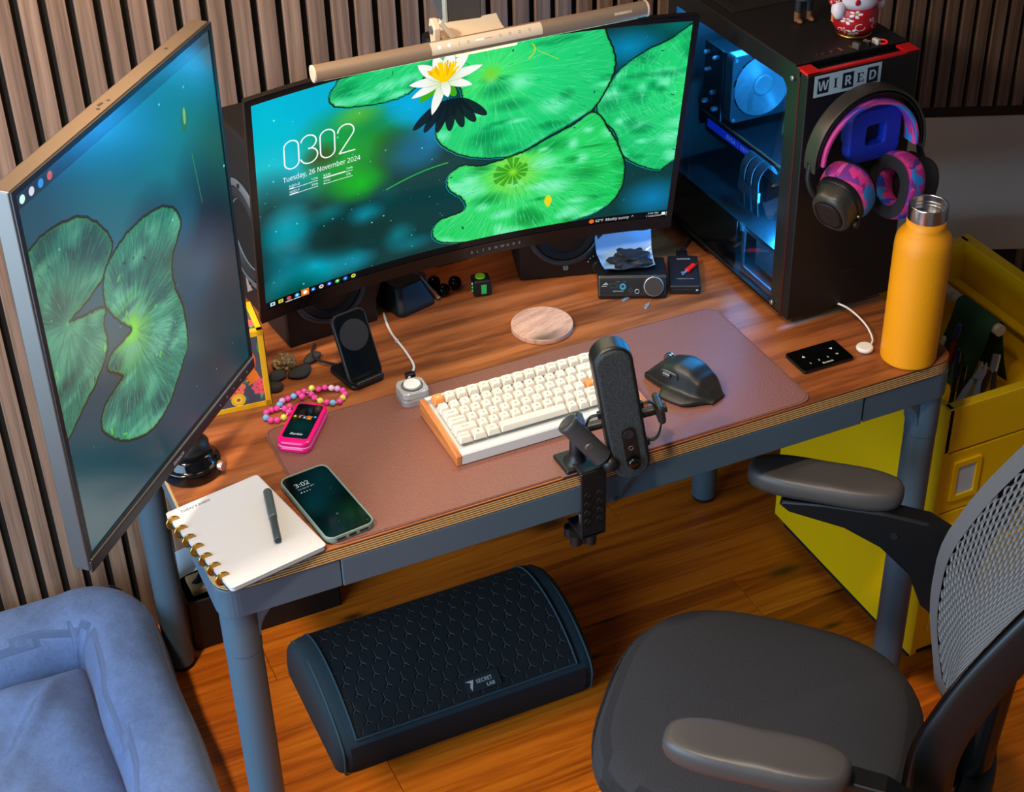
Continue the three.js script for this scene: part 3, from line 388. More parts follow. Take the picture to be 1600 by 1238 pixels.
  { const p = m(.609, .58); for (let i = 0; i < 14; i++) { const a = i / 14 * 6.28, r = 60 + 50 * hash(i, 2, 8); x.fillStyle = 'rgba(20,120,15,.55)'; x.beginPath(); x.moveTo(p[0], p[1]); x.lineTo(p[0] + r * Math.cos(a - .16), p[1] + r * Math.sin(a - .16)); x.lineTo(p[0] + r * Math.cos(a + .16), p[1] + r * Math.sin(a + .16)); x.fill(); } blob(x, p[0], p[1], 30, '150,235,60'); }
  // yellow leaf and stalk
  { const p = m(.7, .772); x.fillStyle = '#e8d81c'; x.beginPath(); x.moveTo(p[0], p[1] - 34); x.bezierCurveTo(p[0] + 26, p[1] - 20, p[0] + 26, p[1] + 20, p[0] + 2, p[1] + 44); x.bezierCurveTo(p[0] - 26, p[1] + 14, p[0] - 22, p[1] - 20, p[0], p[1] - 34); x.fill(); x.strokeStyle = '#c7d82a'; x.lineWidth = 6; x.beginPath(); x.moveTo(...m(.637, -.035)); x.quadraticCurveTo(...m(.655, .0), ...m(.63, .03)); x.stroke(); x.lineWidth = 3; x.beginPath(); x.moveTo(...m(.65, 0)); x.lineTo(...m(.7, .06)); x.stroke(); }
  // flower and its dark reflection
  { const p = m(.452, .2); for (let i = 0; i < 7; i++) { x.save(); x.translate(p[0] + (i - 3) * 22, p[1] - 30); x.rotate((i - 3) * -.28); x.fillStyle = 'rgba(2,24,34,.92)'; x.beginPath(); x.ellipse(0, 60, 24, 90, 0, 0, 7); x.fill(); x.restore(); }
    const c = m(.435, .055), petal = (a, L, w, col) => { x.save(); x.translate(...c); x.rotate(a); const g = x.createLinearGradient(0, 0, 0, -L); g.addColorStop(0, '#d9e6b0'); g.addColorStop(.5, col); g.addColorStop(1, '#ffffff'); x.fillStyle = g; x.beginPath(); x.moveTo(-w * .3, 0); x.bezierCurveTo(-w, -L * .4, -w * .6, -L * .8, 0, -L); x.bezierCurveTo(w * .6, -L * .8, w, -L * .4, w * .3, 0); x.fill(); x.strokeStyle = 'rgba(120,150,110,.5)'; x.lineWidth = 2; x.stroke(); x.restore(); };
    x.fillStyle = '#3fae12'; for (const [a, L] of [[2.6, 95], [-2.25, 120]]) { x.save(); x.translate(...c); x.rotate(a); x.beginPath(); x.ellipse(0, -L * .6, 22, L * .6, 0, 0, 7); x.fill(); x.restore(); }
    [[-2.85, 185, 36], [-1.95, 165, 34], [1.95, 150, 34], [-1.5, 165, 36], [1.35, 190, 38], [2.9, 100, 34], [-.85, 165, 46], [.75, 175, 46], [-.3, 150, 46], [.25, 165, 48]].forEach(([a, L, w]) => petal(a, L, w, '#f4f7ee'));
    for (let i = 0; i < 46; i++) { const a = -1.1 + 2.2 * hash(i, 3, 6), L = 40 + 60 * hash(i, 4, 6); x.strokeStyle = hash(i, 5, 6) < .5 ? '#ffd400' : '#f5b800'; x.lineWidth = 9; x.lineCap = 'round'; x.beginPath(); x.moveTo(c[0] + 26 * jit(i, 6, 6), c[1] + 6); x.lineTo(c[0] + L * Math.sin(a), c[1] - L * Math.cos(a)); x.stroke(); } }
  // clock widget
  x.strokeStyle = x.fillStyle = '#f4fbff'; x.lineCap = 'round';
  { const y0 = m(.07, .2)[1] - 6, h = 150, w = 82; x.lineWidth = 7; const X = [.066, .106, .149, .191].map((u) => u * W);
    const O = (X0) => { x.beginPath(); x.roundRect(X0, y0, w - 14, h, 34); x.stroke(); }; O(X[0]); O(X[2]);
    x.beginPath(); x.arc(X[1] + 34, y0 + 36, 36, Math.PI * 1.08, Math.PI * 2.5); x.stroke(); x.beginPath(); x.arc(X[1] + 34, y0 + 110, 40, Math.PI * 1.5, Math.PI * 2.92); x.stroke();
    x.beginPath(); x.arc(X[3] + 36, y0 + 38, 38, Math.PI * 1.02, Math.PI * 2.2); x.lineTo(X[3] + 2, y0 + h); x.lineTo(X[3] + 76, y0 + h); x.stroke();
    x.font = '38px sans-serif'; x.fillText('Tuesday, 26 November 2024', .06 * W, y0 + h + 64, 370); x.font = '17px sans-serif';
    [['HDD-D', '12%', .073, .14, 108, .16], ['HDD-F', '33%', .073, .14, 140, .3], ['RAM', '74%', .153, .222, 108, .75], ['CPU', '5%', .153, .222, 140, .05]].forEach(([a, b, u0, u1, dy, k]) => { x.fillText(a, u0 * W, y0 + h + dy - 8); x.fillText(b, u1 * W - 32, y0 + h + dy - 8); x.fillRect(u0 * W, y0 + h + dy, (u1 - u0) * W, 3); x.fillRect(u0 * W, y0 + h + dy - 4, (u1 - u0) * W * k, 7); }); }
  // task bar
  x.fillStyle = '#04090c'; x.fillRect(0, H - 40, W, 40);
  [['#bfe8f0', '#123'], ['#e8c820', '#2a7'], ['#e0442c', '#2a7bd0'], ['#2aa8e0', '#fff'], ['#e87818', '#fff'], ['#1c5cc0', '#cfe'], ['#c9d6da', '#c33'], ['#1c48e0', '#fff'], ['#1cb43c', '#fff'], ['#1a60c8', '#9cf'], ['#d8d838', '#36c']].forEach(([a, b], i) => { const X = 34 + i * 41, Y = H - 20; x.fillStyle = a; if (i === 4) x.fillRect(X - 20, Y - 20, 40, 40); else if (i < 2) x.fillRect(X - 12, Y - 11, 24, 22); else { x.beginPath(); x.arc(X, Y, 12, 0, 7); x.fill(); } x.fillStyle = b; x.beginPath(); x.arc(X, Y, i === 4 ? 11 : 5, 0, 7); x.fill(); if (i === 2 || i === 3) { x.fillStyle = '#e8d8d8'; x.fillRect(X - 18, H - 5, 36, 5); } });
  x.fillStyle = '#e86a20'; x.beginPath(); x.arc(W - 380, H - 20, 13, 0, 7); x.fill(); x.fillStyle = '#e9eef0'; x.font = '22px sans-serif'; x.fillText('62°F  Mostly sunny', W - 360, H - 12, 170); x.fillText('^  ◦  ▱', W - 178, H - 13, 70); x.font = '15px sans-serif'; x.fillText('3:02 PM', W - 96, H - 23); x.fillText('11/26/2024', W - 104, H - 6); x.fillRect(W - 26, H - 30, 18, 18); x.fillRect(W - 3, H - 32, 2, 26);
});
const squareTex = ctex(1024, 1152, (x, W, H) => {
  x.fillStyle = '#01424f'; x.fillRect(0, 0, W, H);
  [[.2, .1, 620, '0,78,98'], [.62, .22, 460, '0,118,128'], [.45, .15, 380, '0,104,120'], [.95, .45, 330, '0,24,42'], [.8, .62, 200, '0,80,110'], [.55, .4, 200, '0,40,60'], [.72, .42, 120, '0,90,118'], [1.0, .75, 300, '0,50,62'], [.8, .9, 320, '0,44,56'], [.4, .95, 360, '0,54,70']].forEach(([u, v, r, c]) => blob(x, u * W, v * H, r, c));
  const P = (a) => a.map(([u, v]) => [u * W, v * H]), G = ['30,120,90', '20,112,92', '14,96,84', '70,150,118', '0,72,66'];
  lilyPad(x, P([[-.06, .19], [.023, .14], [.1, .138], [.167, .148], [.249, .176], [.323, .24], [.353, .297], [.318, .33], [.29, .352], [.2, .37], [.106, .378], [.19, .405], [.268, .43], [.25, .466], [.252, .516], [.23, .549], [.128, .599], [-.06, .62]]), [.1 * W, .38 * H], G, 41, { R: 420, nv: 20, amp: 5, rim: null, vein: '110,180,140', va: .16 });
  lilyPad(x, P([[.302, .348], [.36, .325], [.432, .31], [.539, .312], [.62, .33], [.68, .365], [.705, .41], [.68, .44], [.64, .47], [.62, .51], [.622, .56], [.65, .65], [.645, .752], [.6, .79], [.54, .83], [.485, .86], [.39, .868], [.28, .83], [.2, .77], [.16, .714], [.187, .673], [.26, .655], [.3, .645], [.25, .6], [.236, .581], [.27, .56], [.377, .555], [.33, .5], [.278, .42]]), [.377 * W, .557 * H], ['120,190,60', '24,128, 100', '16,112,98', '84,170,136', '0,80,76'], 47, { R: 430, nv: 34, heart: 50, rim: null, vein: '130,200,160', va: .2 });
  x.fillStyle = '#1a5a30'; x.beginPath(); x.ellipse(.805 * W, .168 * H, 22, 38, .1, 0, 7); x.fill(); x.fillStyle = '#7da860'; x.beginPath(); x.ellipse(.807 * W, .158 * H, 8, 26, .1, 0, 7); x.fill();
  x.strokeStyle = 'rgba(60,130,70,.8)'; x.lineWidth = 5; x.beginPath(); x.moveTo(.82 * W, .27 * H); x.lineTo(.84 * W, .42 * H); x.stroke(); stars(x, W, H, 70, 77);
  x.fillStyle = 'rgba(0,20,28,.6)'; x.fillRect(0, 0, W, 42); ['#cfe', '#d8d8e0', '#2a90e0', '#c85038'].forEach((c, i) => { x.fillStyle = c; x.beginPath(); x.arc(24 + i * 42, 22, 12, 0, 7); x.fill(); });
});
const screenMat = (tex, k, rough, spec = 1, ior = 1.5) => new THREE.MeshPhysicalMaterial({ color: 0x050606, roughness: rough, ior, emissive: 0xffffff, emissiveMap: tex, emissiveIntensity: k, specularIntensity: spec });

// ------------------------------------------------------------------ curved monitor, light bar
{
  const t = thing('curved_monitor', 'wide curved monitor showing a white water lily on green pads', 'monitor', [.317, 1.086, .42], 0); t.rotation.order = 'YXZ'; t.rotation.set(.161, -.021, -.005);
  const w = .73, h = .412, R = 1.7, sag = R - Math.sqrt(R * R - w * w / 4), zc = (x) => R - Math.sqrt(Math.max(0, R * R - x * x)) - sag;
  const dk = M(0x0c0d10, .35), L = []; for (let i = 0; i <= 28; i++) { const x = -w / 2 + i / 28 * w, z = zc(x), th = .012 + .03 * Math.max(0, 1 - (2 * x / w) ** 4); L.push([[x, -h / 2, z], [x, -h / 2, z - .01], [x, -h / 2 + .03, z - th], [x, h / 2 - .03, z - th], [x, h / 2, z - .01], [x, h / 2, z]]); }
  add('housing', loft(L, true, true, .6), dk, t);
  const ym = .0085 , yb = -h / 2 + .024, yt = h / 2 - .0085, xw = w / 2 - .0095;
  add('screen', grid(48, 4, (u, v) => { const x = -xw + 2 * xw * u; return [x, yb + (yt - yb) * v, zc(x) + .0012]; }), screenMat(wideTex, 1, .1, .3), t);
  const bz = (x0, x1, y0, y1) => grid(28, 1, (u, v) => { const x = x0 + (x1 - x0) * u; return [x, y0 + (y1 - y0) * v, zc(x) + .0022]; });
  add('bezel', join([bz(-w / 2, w / 2, -h / 2, yb), bz(-w / 2, w / 2, yt, h / 2), bz(-w / 2, -xw, yb, yt), bz(xw, w / 2, yb, yt)]), M(0x060607, .3), t);
  const lg = ctex(512, 64, (x) => { x.fillStyle = '#09090b'; x.fillRect(0, 0, 512, 64); x.fillStyle = '#77777b'; x.font = 'bold 40px sans-serif'; 'ALIENWARE'.split('').forEach((c, i) => x.fillText(c, 14 + i * 55, 46)); });
  add('logo', grid(8, 1, (u, v) => { const x = .005 + u * .1; return [x, -h / 2 + .006 + v * .0125, zc(x) + .0026]; }), new THREE.MeshStandardMaterial({ map: lg, roughness: .4 }), t);
  add('back_bulge', at(rb(.24, .2, .05, .02), 0, 0, -.075), dk, t); add('arm_mount', at(rb(.1, .1, .02, .005), 0, 0, -.108), mat.darkGrey, t);
}
{
  const t = thing('monitor_arm', 'black monitor arm hidden behind the curved monitor', 'monitor arm', [.36, .78, .14]);
  add('clamp', at(rb(.07, .03, .08, .006), 0, .0155, 0), mat.black, t); add('pole', at(cyl(.017, .017, .4), 0, .22, 0), mat.black, t); add('arm', at(rb(.05, .05, .16, .012), -.035, .3, .08), mat.black, t);
}
{
  const t = thing('light_bar', 'pale champagne tube light bar mounted along the top of the curved monitor', 'light bar', [.313, 1.3245, .475], -.012);
  const bm = M(0xa38f7a, .36, { metalness: .4 }), r = .0118, len = .527;
  const d = superE(2 * r, 2 * r * 1.02, 2.2, 28); add('tube', muv(at(ext(shape(d), len, .001, 1).rotateY(Math.PI / 2), -len / 2, 0, 0), 'x'), bm, t);
  for (const s of [-1, 1]) add('end_cap', at(ext(shape(superE(2 * r + .001, 2 * r + .001, 2.2, 28)), .004, .001).rotateY(Math.PI / 2), s * (len / 2) - .002, 0, 0), M(0xd9c9b4, .4), t);
  const pn_ = ctex(1024, 96, (x) => { x.fillStyle = '#d6c6b0'; x.fillRect(0, 0, 1024, 96); x.fillStyle = '#ffffff'; x.beginPath(); x.arc(70, 46, 14, 0, 7); x.fill(); x.beginPath(); x.arc(160, 44, 14, 0, 7); x.fill(); x.strokeStyle = x.fillStyle = '#8b7d6c'; x.fillRect(250, 30, 4, 32); x.lineWidth = 4; for (const X of [336, 632, 722, 812, 906]) { x.beginPath(); x.arc(X, 46, 9, 0, 7); x.stroke(); } x.fillRect(400, 44, 160, 4); x.fillStyle = '#ffffff'; x.fillRect(400, 41, 80, 10); });
  add('touch_panel', grid(2, 10, (u, v) => { const a = -.25 + v * 1.65, rr = r + .0007; return [-.088 + u * .175, rr * Math.sin(a), rr * Math.cos(a)]; }), new THREE.MeshStandardMaterial({ map: pn_, roughness: .4 }), t);
  const tx = ctex(256, 40, (x) => { x.fillStyle = '#b9a58c'; x.fillRect(0, 0, 256, 40); x.fillStyle = '#efe6d8'; x.font = '28px sans-serif'; x.fillText('ScreenBar Pro', 10, 30, 230); });
  add('print', grid(2, 3, (u, v) => { const a = .25 + v * .35, rr = r + .0005; return [.205 + u * .03, rr * Math.sin(a), rr * Math.cos(a)]; }), new THREE.MeshStandardMaterial({ map: tx, roughness: .45 }), t);
  add('lens', at(rb(.5, .002, .006, .0009), 0, -.0118, -.0005), glow(0xffe2b8, 2.2), t);
  const cm = M(0xd8c6ac, .45); // clip behind
  for (const s of [-1, 1]) { const a = ext(shape([[.012, -.02], [.0, -.02], [-.008, .02], [-.004, .032], [.006, .034], [.016, .022]]), .01, .0015).rotateY(-Math.PI / 2); if (s < 0) add('clip_arm', at(a, -.066 + .005, .0, -.035), cm, t); }
  add('clip_pivot', at(cyl(.006, .006, .003, 20).rotateZ(Math.PI / 2), -.0725, .018, -.03), mat.grey, t);
  add('clip_arm', ext(shape([[.0, .034], [-.004, .03], [.018, -.002], [.04, -.008], [.06, -.007], [.06, -.003], [.042, -.004], [.024, .003]]), .012, .001).translate(-.058, -.002, -.034), cm, t);
  add('clip_tray', at(grid(12, 6, (u, v) => [-.055 + u * .1, -.002 + .013 * (1 - v) ** 3, -.062 + v * .046]), 0, 0, 0), M(0xd8c6ac, .45, { side: THREE.DoubleSide }), t);
  add('clip_plate', at(rb(.1, .03, .006, .002), .01, -.012, -.022), cm, t); add('counterweight', at(rb(.06, .07, .025, .006), 0, -.04, -.09), cm, t);
  const l = new THREE.RectAreaLight(L_BAR.color, L_BAR.intensity, .5, .012); l.position.set(.313, 1.3245 - .0148, .476); l.lookAt(.313, .9, .6); scene.add(l);
}
{
  const t = thing('webcam', 'dark grey upright block standing on the beige clip above the curved monitor', 'webcam', [.308, 1.3255, .405], -.06);
  add('body', at(rb(.054, .09, .018, .003), 0, .045, 0), M(0x3c3b3a, .6, { bumpMap: grainBump, bumpScale: .0001 }), t); add('side_strip', at(rb(.004, .09, .02, .001), -.0285, .045, 0), M(0x9aa49c, .5), t); add('stand', at(rb(.012, .07, .006, .002).rotateZ(.35), -.04, .045, -.006), mat.grey, t);
}
// ------------------------------------------------------------------ square monitor and its arm
{
  const t = thing('square_monitor', 'tall near-square monitor on the left showing two dim lily pads', 'monitor', [-.264, 1.173, .698]); t.rotation.order = 'YXZ'; t.rotation.set(.021, .823, .014);
  const w = .479, h = .552, al = M(0x6c6863, .42, { metalness: .85 }), dk = M(0x0b0a0a, .4);
  add('housing', at(rb(w, h, .026, .003), 0, 0, -.0135), al, t); add('bezel', ext(shape([[-w / 2 + .0008, -h / 2 + .0008], [w / 2 - .0008, -h / 2 + .0008], [w / 2 - .0008, h / 2 - .0008], [-w / 2 + .0008, h / 2 - .0008]], [[[-w / 2 + .0085, -h / 2 + .026], [-w / 2 + .0085, h / 2 - .0085], [w / 2 - .0085, h / 2 - .0085], [w / 2 - .0085, -h / 2 + .026]]]), .0018), dk, t, [0, 0, 0]);
  add('screen', at(new THREE.PlaneGeometry(w - .017, h - .0345), 0, .00875, .0006), screenMat(squareTex, 1, .22, 1, 2.0), t);
  add('chin', at(rb(w, .017, .0035, .001), 0, -h / 2 + .0085, .0018), M(0x231a1b, .45), t); add('chin_strip', at(rb(w - .004, .0022, .0042, .0008), 0, -h / 2 + .0195, .0018), M(0x8a8680, .35, { metalness: .7 }), t);
  const lg = ctex(256, 64, (x) => { x.fillStyle = '#231a1b'; x.fillRect(0, 0, 256, 64); x.fillStyle = '#d8d0cc'; x.font = 'bold 46px sans-serif'; x.fillText('innocn', 36, 46, 190); });
  add('logo', new THREE.PlaneGeometry(.052, .0125), new THREE.MeshStandardMaterial({ map: lg, roughness: .5 }), t, [0, -h / 2 + .0082, .0038]);
  for (let i = 0; i < 5; i++) add('button_mark', at(cyl(.0012, .0012, .0004, 10).rotateX(Math.PI / 2), .125 + i * .022, -h / 2 + .009, .0037), M(0xb8b0ac, .5), t);
  for (const [x, y] of [[.0, .0], [-.012, .004], [.012, .004], [.165, 0]]) add('top_port', at(rb(x ? .004 : .009, .001, .004, .0004), x - .02, h / 2, -.014 + y), mat.black, t);
  add('back_box', at(rb(.22, .22, .025, .008), 0, 0, -.038), dk, t);
}
{
  const t = thing('monitor_arm', 'black round-based monitor arm with a metal knob behind the left monitor', 'monitor arm', [-.227, .78, .564]);
  add('base', lathe([[0, 0], [.044, 0], [.045, .003], [.045, .02], [.042, .022], [.036, .022], [.036, .032], [.03, .036], [.024, .037], [.024, .042], [0, .042]]), mat.blackGloss, t); add('collar', lathe([[0, .036], [.03, .036], [.031, .05], [.021, .06], [0, .06]]), mat.black, t); add('pole', at(cyl(.0175, .0175, .4), 0, .24, 0), mat.black, t);
  add('clamp_knob', lathe([[0, 0], [.007, 0], [.0078, .002], [.0078, .008], [.0065, .01], [0, .01]], 24).rotateX(Math.PI / 2), M(0xcfa79a, .25, { metalness: .9 }), t, [.034, .019, .03], [0, .85, 0]); add('arm', at(rb(.05, .05, .05, .01), -.004, .39, .012), mat.black, t);
}

// ------------------------------------------------------------------ loudspeakers
function speaker(p, turn, label, radiator) {
  const t = thing('loudspeaker', label, 'loudspeaker', p, turn); const W = .166, H = .34, D = .235;
  add('cabinet', at(rb(W, H, D, .006), 0, H / 2 + .001, -D / 2), M(0x0c0b0b, .6, { bumpMap: grainBump, bumpScale: .0001 }), t); add('baffle', at(rb(W - .004, H - .004, .004, .0015), 0, H / 2, .001), M(0x050506, .45), t);
  const drv = (par, x, y, r, m3, tone) => { const g = new THREE.Group(); g.name = 'driver'; g.position.set(x, y, .003); par.add(g);
    add('trim_ring', lathe([[r, 0], [r + .011, 0], [r + .01, .003], [r + .003, .005], [r, .003]], 48).rotateX(Math.PI / 2), M(tone, .3, { metalness: .5 }), g); add('surround', lathe([[r, .0], [r - .004, .005], [r - .011, .005], [r - .015, .0005]], 48).rotateX(Math.PI / 2), mat.blackMatte, g); add('cone', lathe([[r - .014, .001], [r * .45, -.018], [r * .4, -.019], [0, -.0]], 48).rotateX(Math.PI / 2), m3, g); return g; };
  drv(t, 0, .092, .056, M(0x10161b, .4), 0x35434f);
  const tw = new THREE.Group(); tw.name = 'tweeter'; tw.position.set(0, .24, .003); t.add(tw); add('waveguide', lathe([[.046, 0], [.044, .002], [.03, -.001], [.014, -.01]], 40).rotateX(Math.PI / 2), mat.black, tw); add('dome', new THREE.SphereGeometry(.013, 20, 10, 0, 6.283, 0, Math.PI / 2).rotateX(Math.PI / 2), mat.silver, tw, [0, 0, -.012]);
  const lg = ctex(64, 64, (x) => { x.fillStyle = '#0b0a0b'; x.fillRect(0, 0, 64, 64); x.fillStyle = '#6f8a94'; x.fillRect(8, 8, 21, 34); x.fillRect(33, 8, 21, 34); x.fillRect(12, 44, 40, 10); });
  add('logo', new THREE.PlaneGeometry(.013, .013), new THREE.MeshStandardMaterial({ map: lg, roughness: .4, metalness: .4 }), t, [0, .019, .0034]);
  if (radiator) { const s = new THREE.Group(); s.name = 'side_radiator'; s.rotation.y = -Math.PI / 2; s.position.set(-W / 2, .155, -.13); t.add(s);
    const r = .085; add('trim_ring', lathe([[r, 0], [r + .014, 0], [r + .012, .004], [r + .003, .007], [r, .004]], 56).rotateX(Math.PI / 2), M(0x6d7880, .3, { metalness: .5 }), s); add('surround', lathe([[r, .001], [r - .006, .008], [r - .016, .008], [r - .022, .001]], 56).rotateX(Math.PI / 2), M(0x1a1d20, .6), s); add('cone', lathe([[r - .02, .002], [r * .5, -.01], [0, -.006]], 48).rotateX(Math.PI / 2), M(0x5e6d78, .35), s);
    for (let i = 0; i < 6; i++) add('screw', at(cyl(.004, .004, .003, 12).rotateX(Math.PI / 2), (r + .0075) * Math.cos(i * 1.047 + .5), (r + .0075) * Math.sin(i * 1.047 + .5), .0055), mat.black, s); add('triangle_mark', ext(shape([[-.012, -.016], [.012, 0], [-.012, .016]]), .001), M(0x8f8880, .5), s, [-.02, -.112, .001]); }
  else { const k = new THREE.Group(); k.name = 'volume_knob'; k.position.set(.056, .023, .003); t.add(k); add('knob', lathe([[0, 0], [.012, 0], [.0115, .014], [.0105, .0155], [0, .0155]], 28).rotateX(Math.PI / 2), mat.black, k); for (let i = 0; i < 7; i++) add('tick', at(cyl(.0012, .0012, .0008, 8).rotateX(Math.PI / 2), .017 * Math.cos(.3 + i * .42), .017 * Math.sin(.3 + i * .42), .001), M(0x7fb0d0, .4), k); add('led', at(new THREE.SphereGeometry(.0016, 10, 8), .022, .0, .002), glow(0xfff0c0, 1.5), k); }
  return t;
}
speaker([.0905, DH, .304], .097, 'black loudspeaker with a side radiator, behind the left end of the curved monitor', true);
speaker([.521, DH, .312], -.29, 'black loudspeaker with a volume knob, below the right end of the curved monitor', false);

// ------------------------------------------------------------------ desktop computer
{
  const t = thing('computer_tower', 'black desktop computer tower with a blue-lit glass side and red front trim', 'computer', [.876, DH, .633]);
  const W = .206, H = .46, D = .428, x0 = -W / 2, x1 = W / 2, y0 = .018, steel = M(0x131315, .5, { bumpMap: grainBump, bumpScale: .00012 }), fr = M(0x08080a, .5), red = M(0xd01012, .4);
  const zt = -.022; // the body starts behind the front panel
  add('front_panel', at(rb(W, H - y0 - .006, .02, .003), 0, y0 + (H - y0 - .006) / 2, -.01), fr, t);
  add('red_trim', join([at(rb(W + .0006, .004, .008, .001), 0, H - .0045, -.005), at(rb(.024, .0045, .03, .001), x0 + .0125, H - .0045, -.016), at(rb(.024, .0045, .03, .001), x1 - .0125, H - .0045, -.016)]), red, t); add('side_trim', at(rb(.002, H - .03, .005, .0008), x0 + .0006, H / 2, -.0215), M(0x3a0506, .5), t);
  add('top_recess', join([at(rb(W - .008, .025, .026, .001), 0, H - .0172, -.0475), at(rb(W - .008, .012, .03, .001), 0, H - .018, -.028)]), mat.black, t);
  add('top_panel', at(rb(W, .004, D - .034, .0015), 0, H - .002, -.034 - (D - .034) / 2), steel, t);
  const vg = []; const hexs = new THREE.CylinderGeometry(.0032, .0032, .001, 6); for (let i = -9; i <= 9; i++) for (let j = 0; j < 18; j++) vg.push(at(hexs.clone(), i * .0075 + (j % 2 ? .0037 : 0), H + .0016, -.42 + .02 + j * .0065));
  add('top_vent', at(rb(.16, .002, .15, .001), 0, H + .0005, -.33), M(0x1c1816, .6), t); add('vent_holes', join(vg), mat.blackMatte, t);
  add('base_panel', at(rb(W, .004, D - .022, .001), 0, y0 + .002, zt - (D - .022) / 2), steel, t); add('right_panel', at(rb(.003, H - y0 - .004, D - .022, .001), x1 - .0015, (H + y0) / 2 - .002, zt - (D - .022) / 2), steel, t); add('back_panel', at(rb(W, H - y0 - .004, .003, .001), 0, (H + y0) / 2 - .002, -D + .0015), steel, t);
  for (const i of [-1, 1]) for (const z of [-.05, -.38]) add('foot', at(cyl(.012, .01, .018, 20), i * .075, .0092, z), mat.blackMatte, t);
  // left side: steel frame with a glass pane
  const gz0 = -.40, gz1 = -.053, gy0 = .024, gy1 = H - .034;
  const sp = new THREE.Group(); sp.name = 'side_panel'; t.add(sp);
  const ol = [[-D + .002, y0], [zt, y0], [zt, H - .003], [-D + .002, H - .003]], hl = [[gz0, gy0], [gz0, gy1], [gz1 - .012, gy1], [gz1, gy1 - .012], [gz1, gy0]];
  add('panel_frame', at(ext(shape(ol, [hl]), .003, .0006).rotateY(-Math.PI / 2), x0 + .003, 0, 0), M(0x1b1d1d, .32), sp);
  add('glass_pane', at(rb(.0025, gy1 - gy0 + .012, gz1 - gz0 + .012, .0005), x0 + .0046, (gy0 + gy1) / 2, (gz0 + gz1) / 2), new THREE.MeshPhysicalMaterial({ color: 0xc9d2d8, roughness: .02, transmission: 1, thickness: 0, ior: 1.52 }), sp);
  for (const [y, z] of [[H - .022, -.036], [.03, -.044]]) add('thumb_screw', at(lathe([[0, 0], [.005, 0], [.0045, .004], [.003, .005], [0, .005]], 18).rotateZ(Math.PI / 2), x0 - .0002, y, z), mat.silver, sp);
  // sticker and brand print on the front
  const st = ctex(768, 224, (x) => { x.fillStyle = '#a9bfc4'; x.fillRect(0, 0, 768, 224); const L = 'WIRED'; [...L].forEach((c, i) => { const X = 36 + i * 142; if (i % 2 === 0) { x.fillStyle = '#16172a'; x.fillRect(X, 30, 130, 164); } x.fillStyle = i % 2 === 0 ? '#a9bfc4' : '#16172a'; x.font = (i % 2 ? 'bold 140px serif' : 'bold 142px sans-serif'); x.textAlign = 'center'; x.fillText(c, X + 65, 163, 122); }); });
  add('sticker', at(rb(.122, .0355, .0005, .0002), -.029, H - .0265, .0003), M(0xa9bfc4, .4), t); add('sticker_print', new THREE.PlaneGeometry(.1216, .0351), new THREE.MeshStandardMaterial({ map: st, roughness: .4 }), t, [-.029, H - .0265, .00062]);
  const nz = ctex(256, 64, (x) => { x.fillStyle = '#0d0d0f'; x.fillRect(0, 0, 256, 64); x.fillStyle = '#3a2412'; x.font = 'bold 54px sans-serif'; x.fillText('NZXT', 30, 52, 190); }); add('brand_print', new THREE.PlaneGeometry(.036, .009), new THREE.MeshStandardMaterial({ map: nz, roughness: .4 }), t, [.012, .085, .0002]);
  // top ports
  add('power_ring', at(new THREE.TorusGeometry(.0085, .0011, 8, 32).rotateX(Math.PI / 2), .062, H + .0006, -.046), glow(0xff2020, .9), t);
  for (const [x, w] of [[-.055, .004], [-.043, .006], [-.028, .006]]) add('audio_jack', at(cyl(w / 2, w / 2, .001, 16), x, H + .0006, -.05), mat.brass, t);
  for (const x of [-.012, .008]) add('usb_port', at(rb(.004, .001, .013, .0004), x, H + .0006, -.05), mat.brass, t);
  // inside
  const inn = M(0x101114, .5), bl = M(0x7c8894, .4, { metalness: .3 });
  add('motherboard', at(rb(.004, .27, .25, .001), x1 - .012, .28, -.27), M(0x0a0c10, .5), t);
  const sh = new THREE.Group(); sh.name = 'power_shroud'; t.add(sh); add('shroud_top', at(rb(W - .012, .003, D - .06, .001), .0, .118, -.235), M(0x1a1d22, .45), sh); add('shroud_side', at(rb(.003, .092, .23, .001), x0 + .014, .07, -.305), M(0x0c0d10, .5), sh); 
  const dw = new THREE.Group(); dw.name = 'drive_window'; t.add(dw); add('window_frame', at(ext(shape(rrect(.11, .088, .004), [rrect(.094, .07, .003).reverse()]), .004, .0008).rotateY(-Math.PI / 2), x0 + .016, .07, -.115), M(0x6a8090, .35, { metalness: .4 }), dw); add('drive_bay', at(rb(.05, .07, .09, .003), x0 + .06, .068, -.115), M(0x6b7780, .4, { metalness: .4 }), dw);
  const gp = new THREE.Group(); gp.name = 'graphics_card'; t.add(gp); add('shroud', at(rb(.115, .04, .265, .006), .022, .196, -.27), M(0x0c0d10, .4), gp); add('backplate', at(rb(.118, .003, .27, .001), .022, .2185, -.27), M(0x2a2f36, .35, { metalness: .5 }), gp); add('backplate_edge', at(rb(.002, .004, .27, .0008), -.038, .2185, -.27), M(0x9a6a50, .4), gp);
  const gtx = ctex(1024, 96, (x) => { x.fillStyle = '#0a2cd0'; x.fillRect(0, 0, 1024, 96); x.fillStyle = '#5a86ff'; x.font = 'bold 70px sans-serif'; x.fillText('EVGA | GEFORCE RTX', 330, 74, 660); });
  add('light_strip', new THREE.PlaneGeometry(.2, .016).rotateY(-Math.PI / 2), new THREE.MeshStandardMaterial({ color: 0x000000, emissive: 0xffffff, emissiveMap: gtx, emissiveIntensity: 1.1 }), gp, [-.0361, .199, -.29]);
  const sup = tube([[-.06, .15, -.07], [-.03, .17, -.06], [.02, .17, -.058]], .003); add('support_strap', sup, M(0xd0405a, .4), gp);
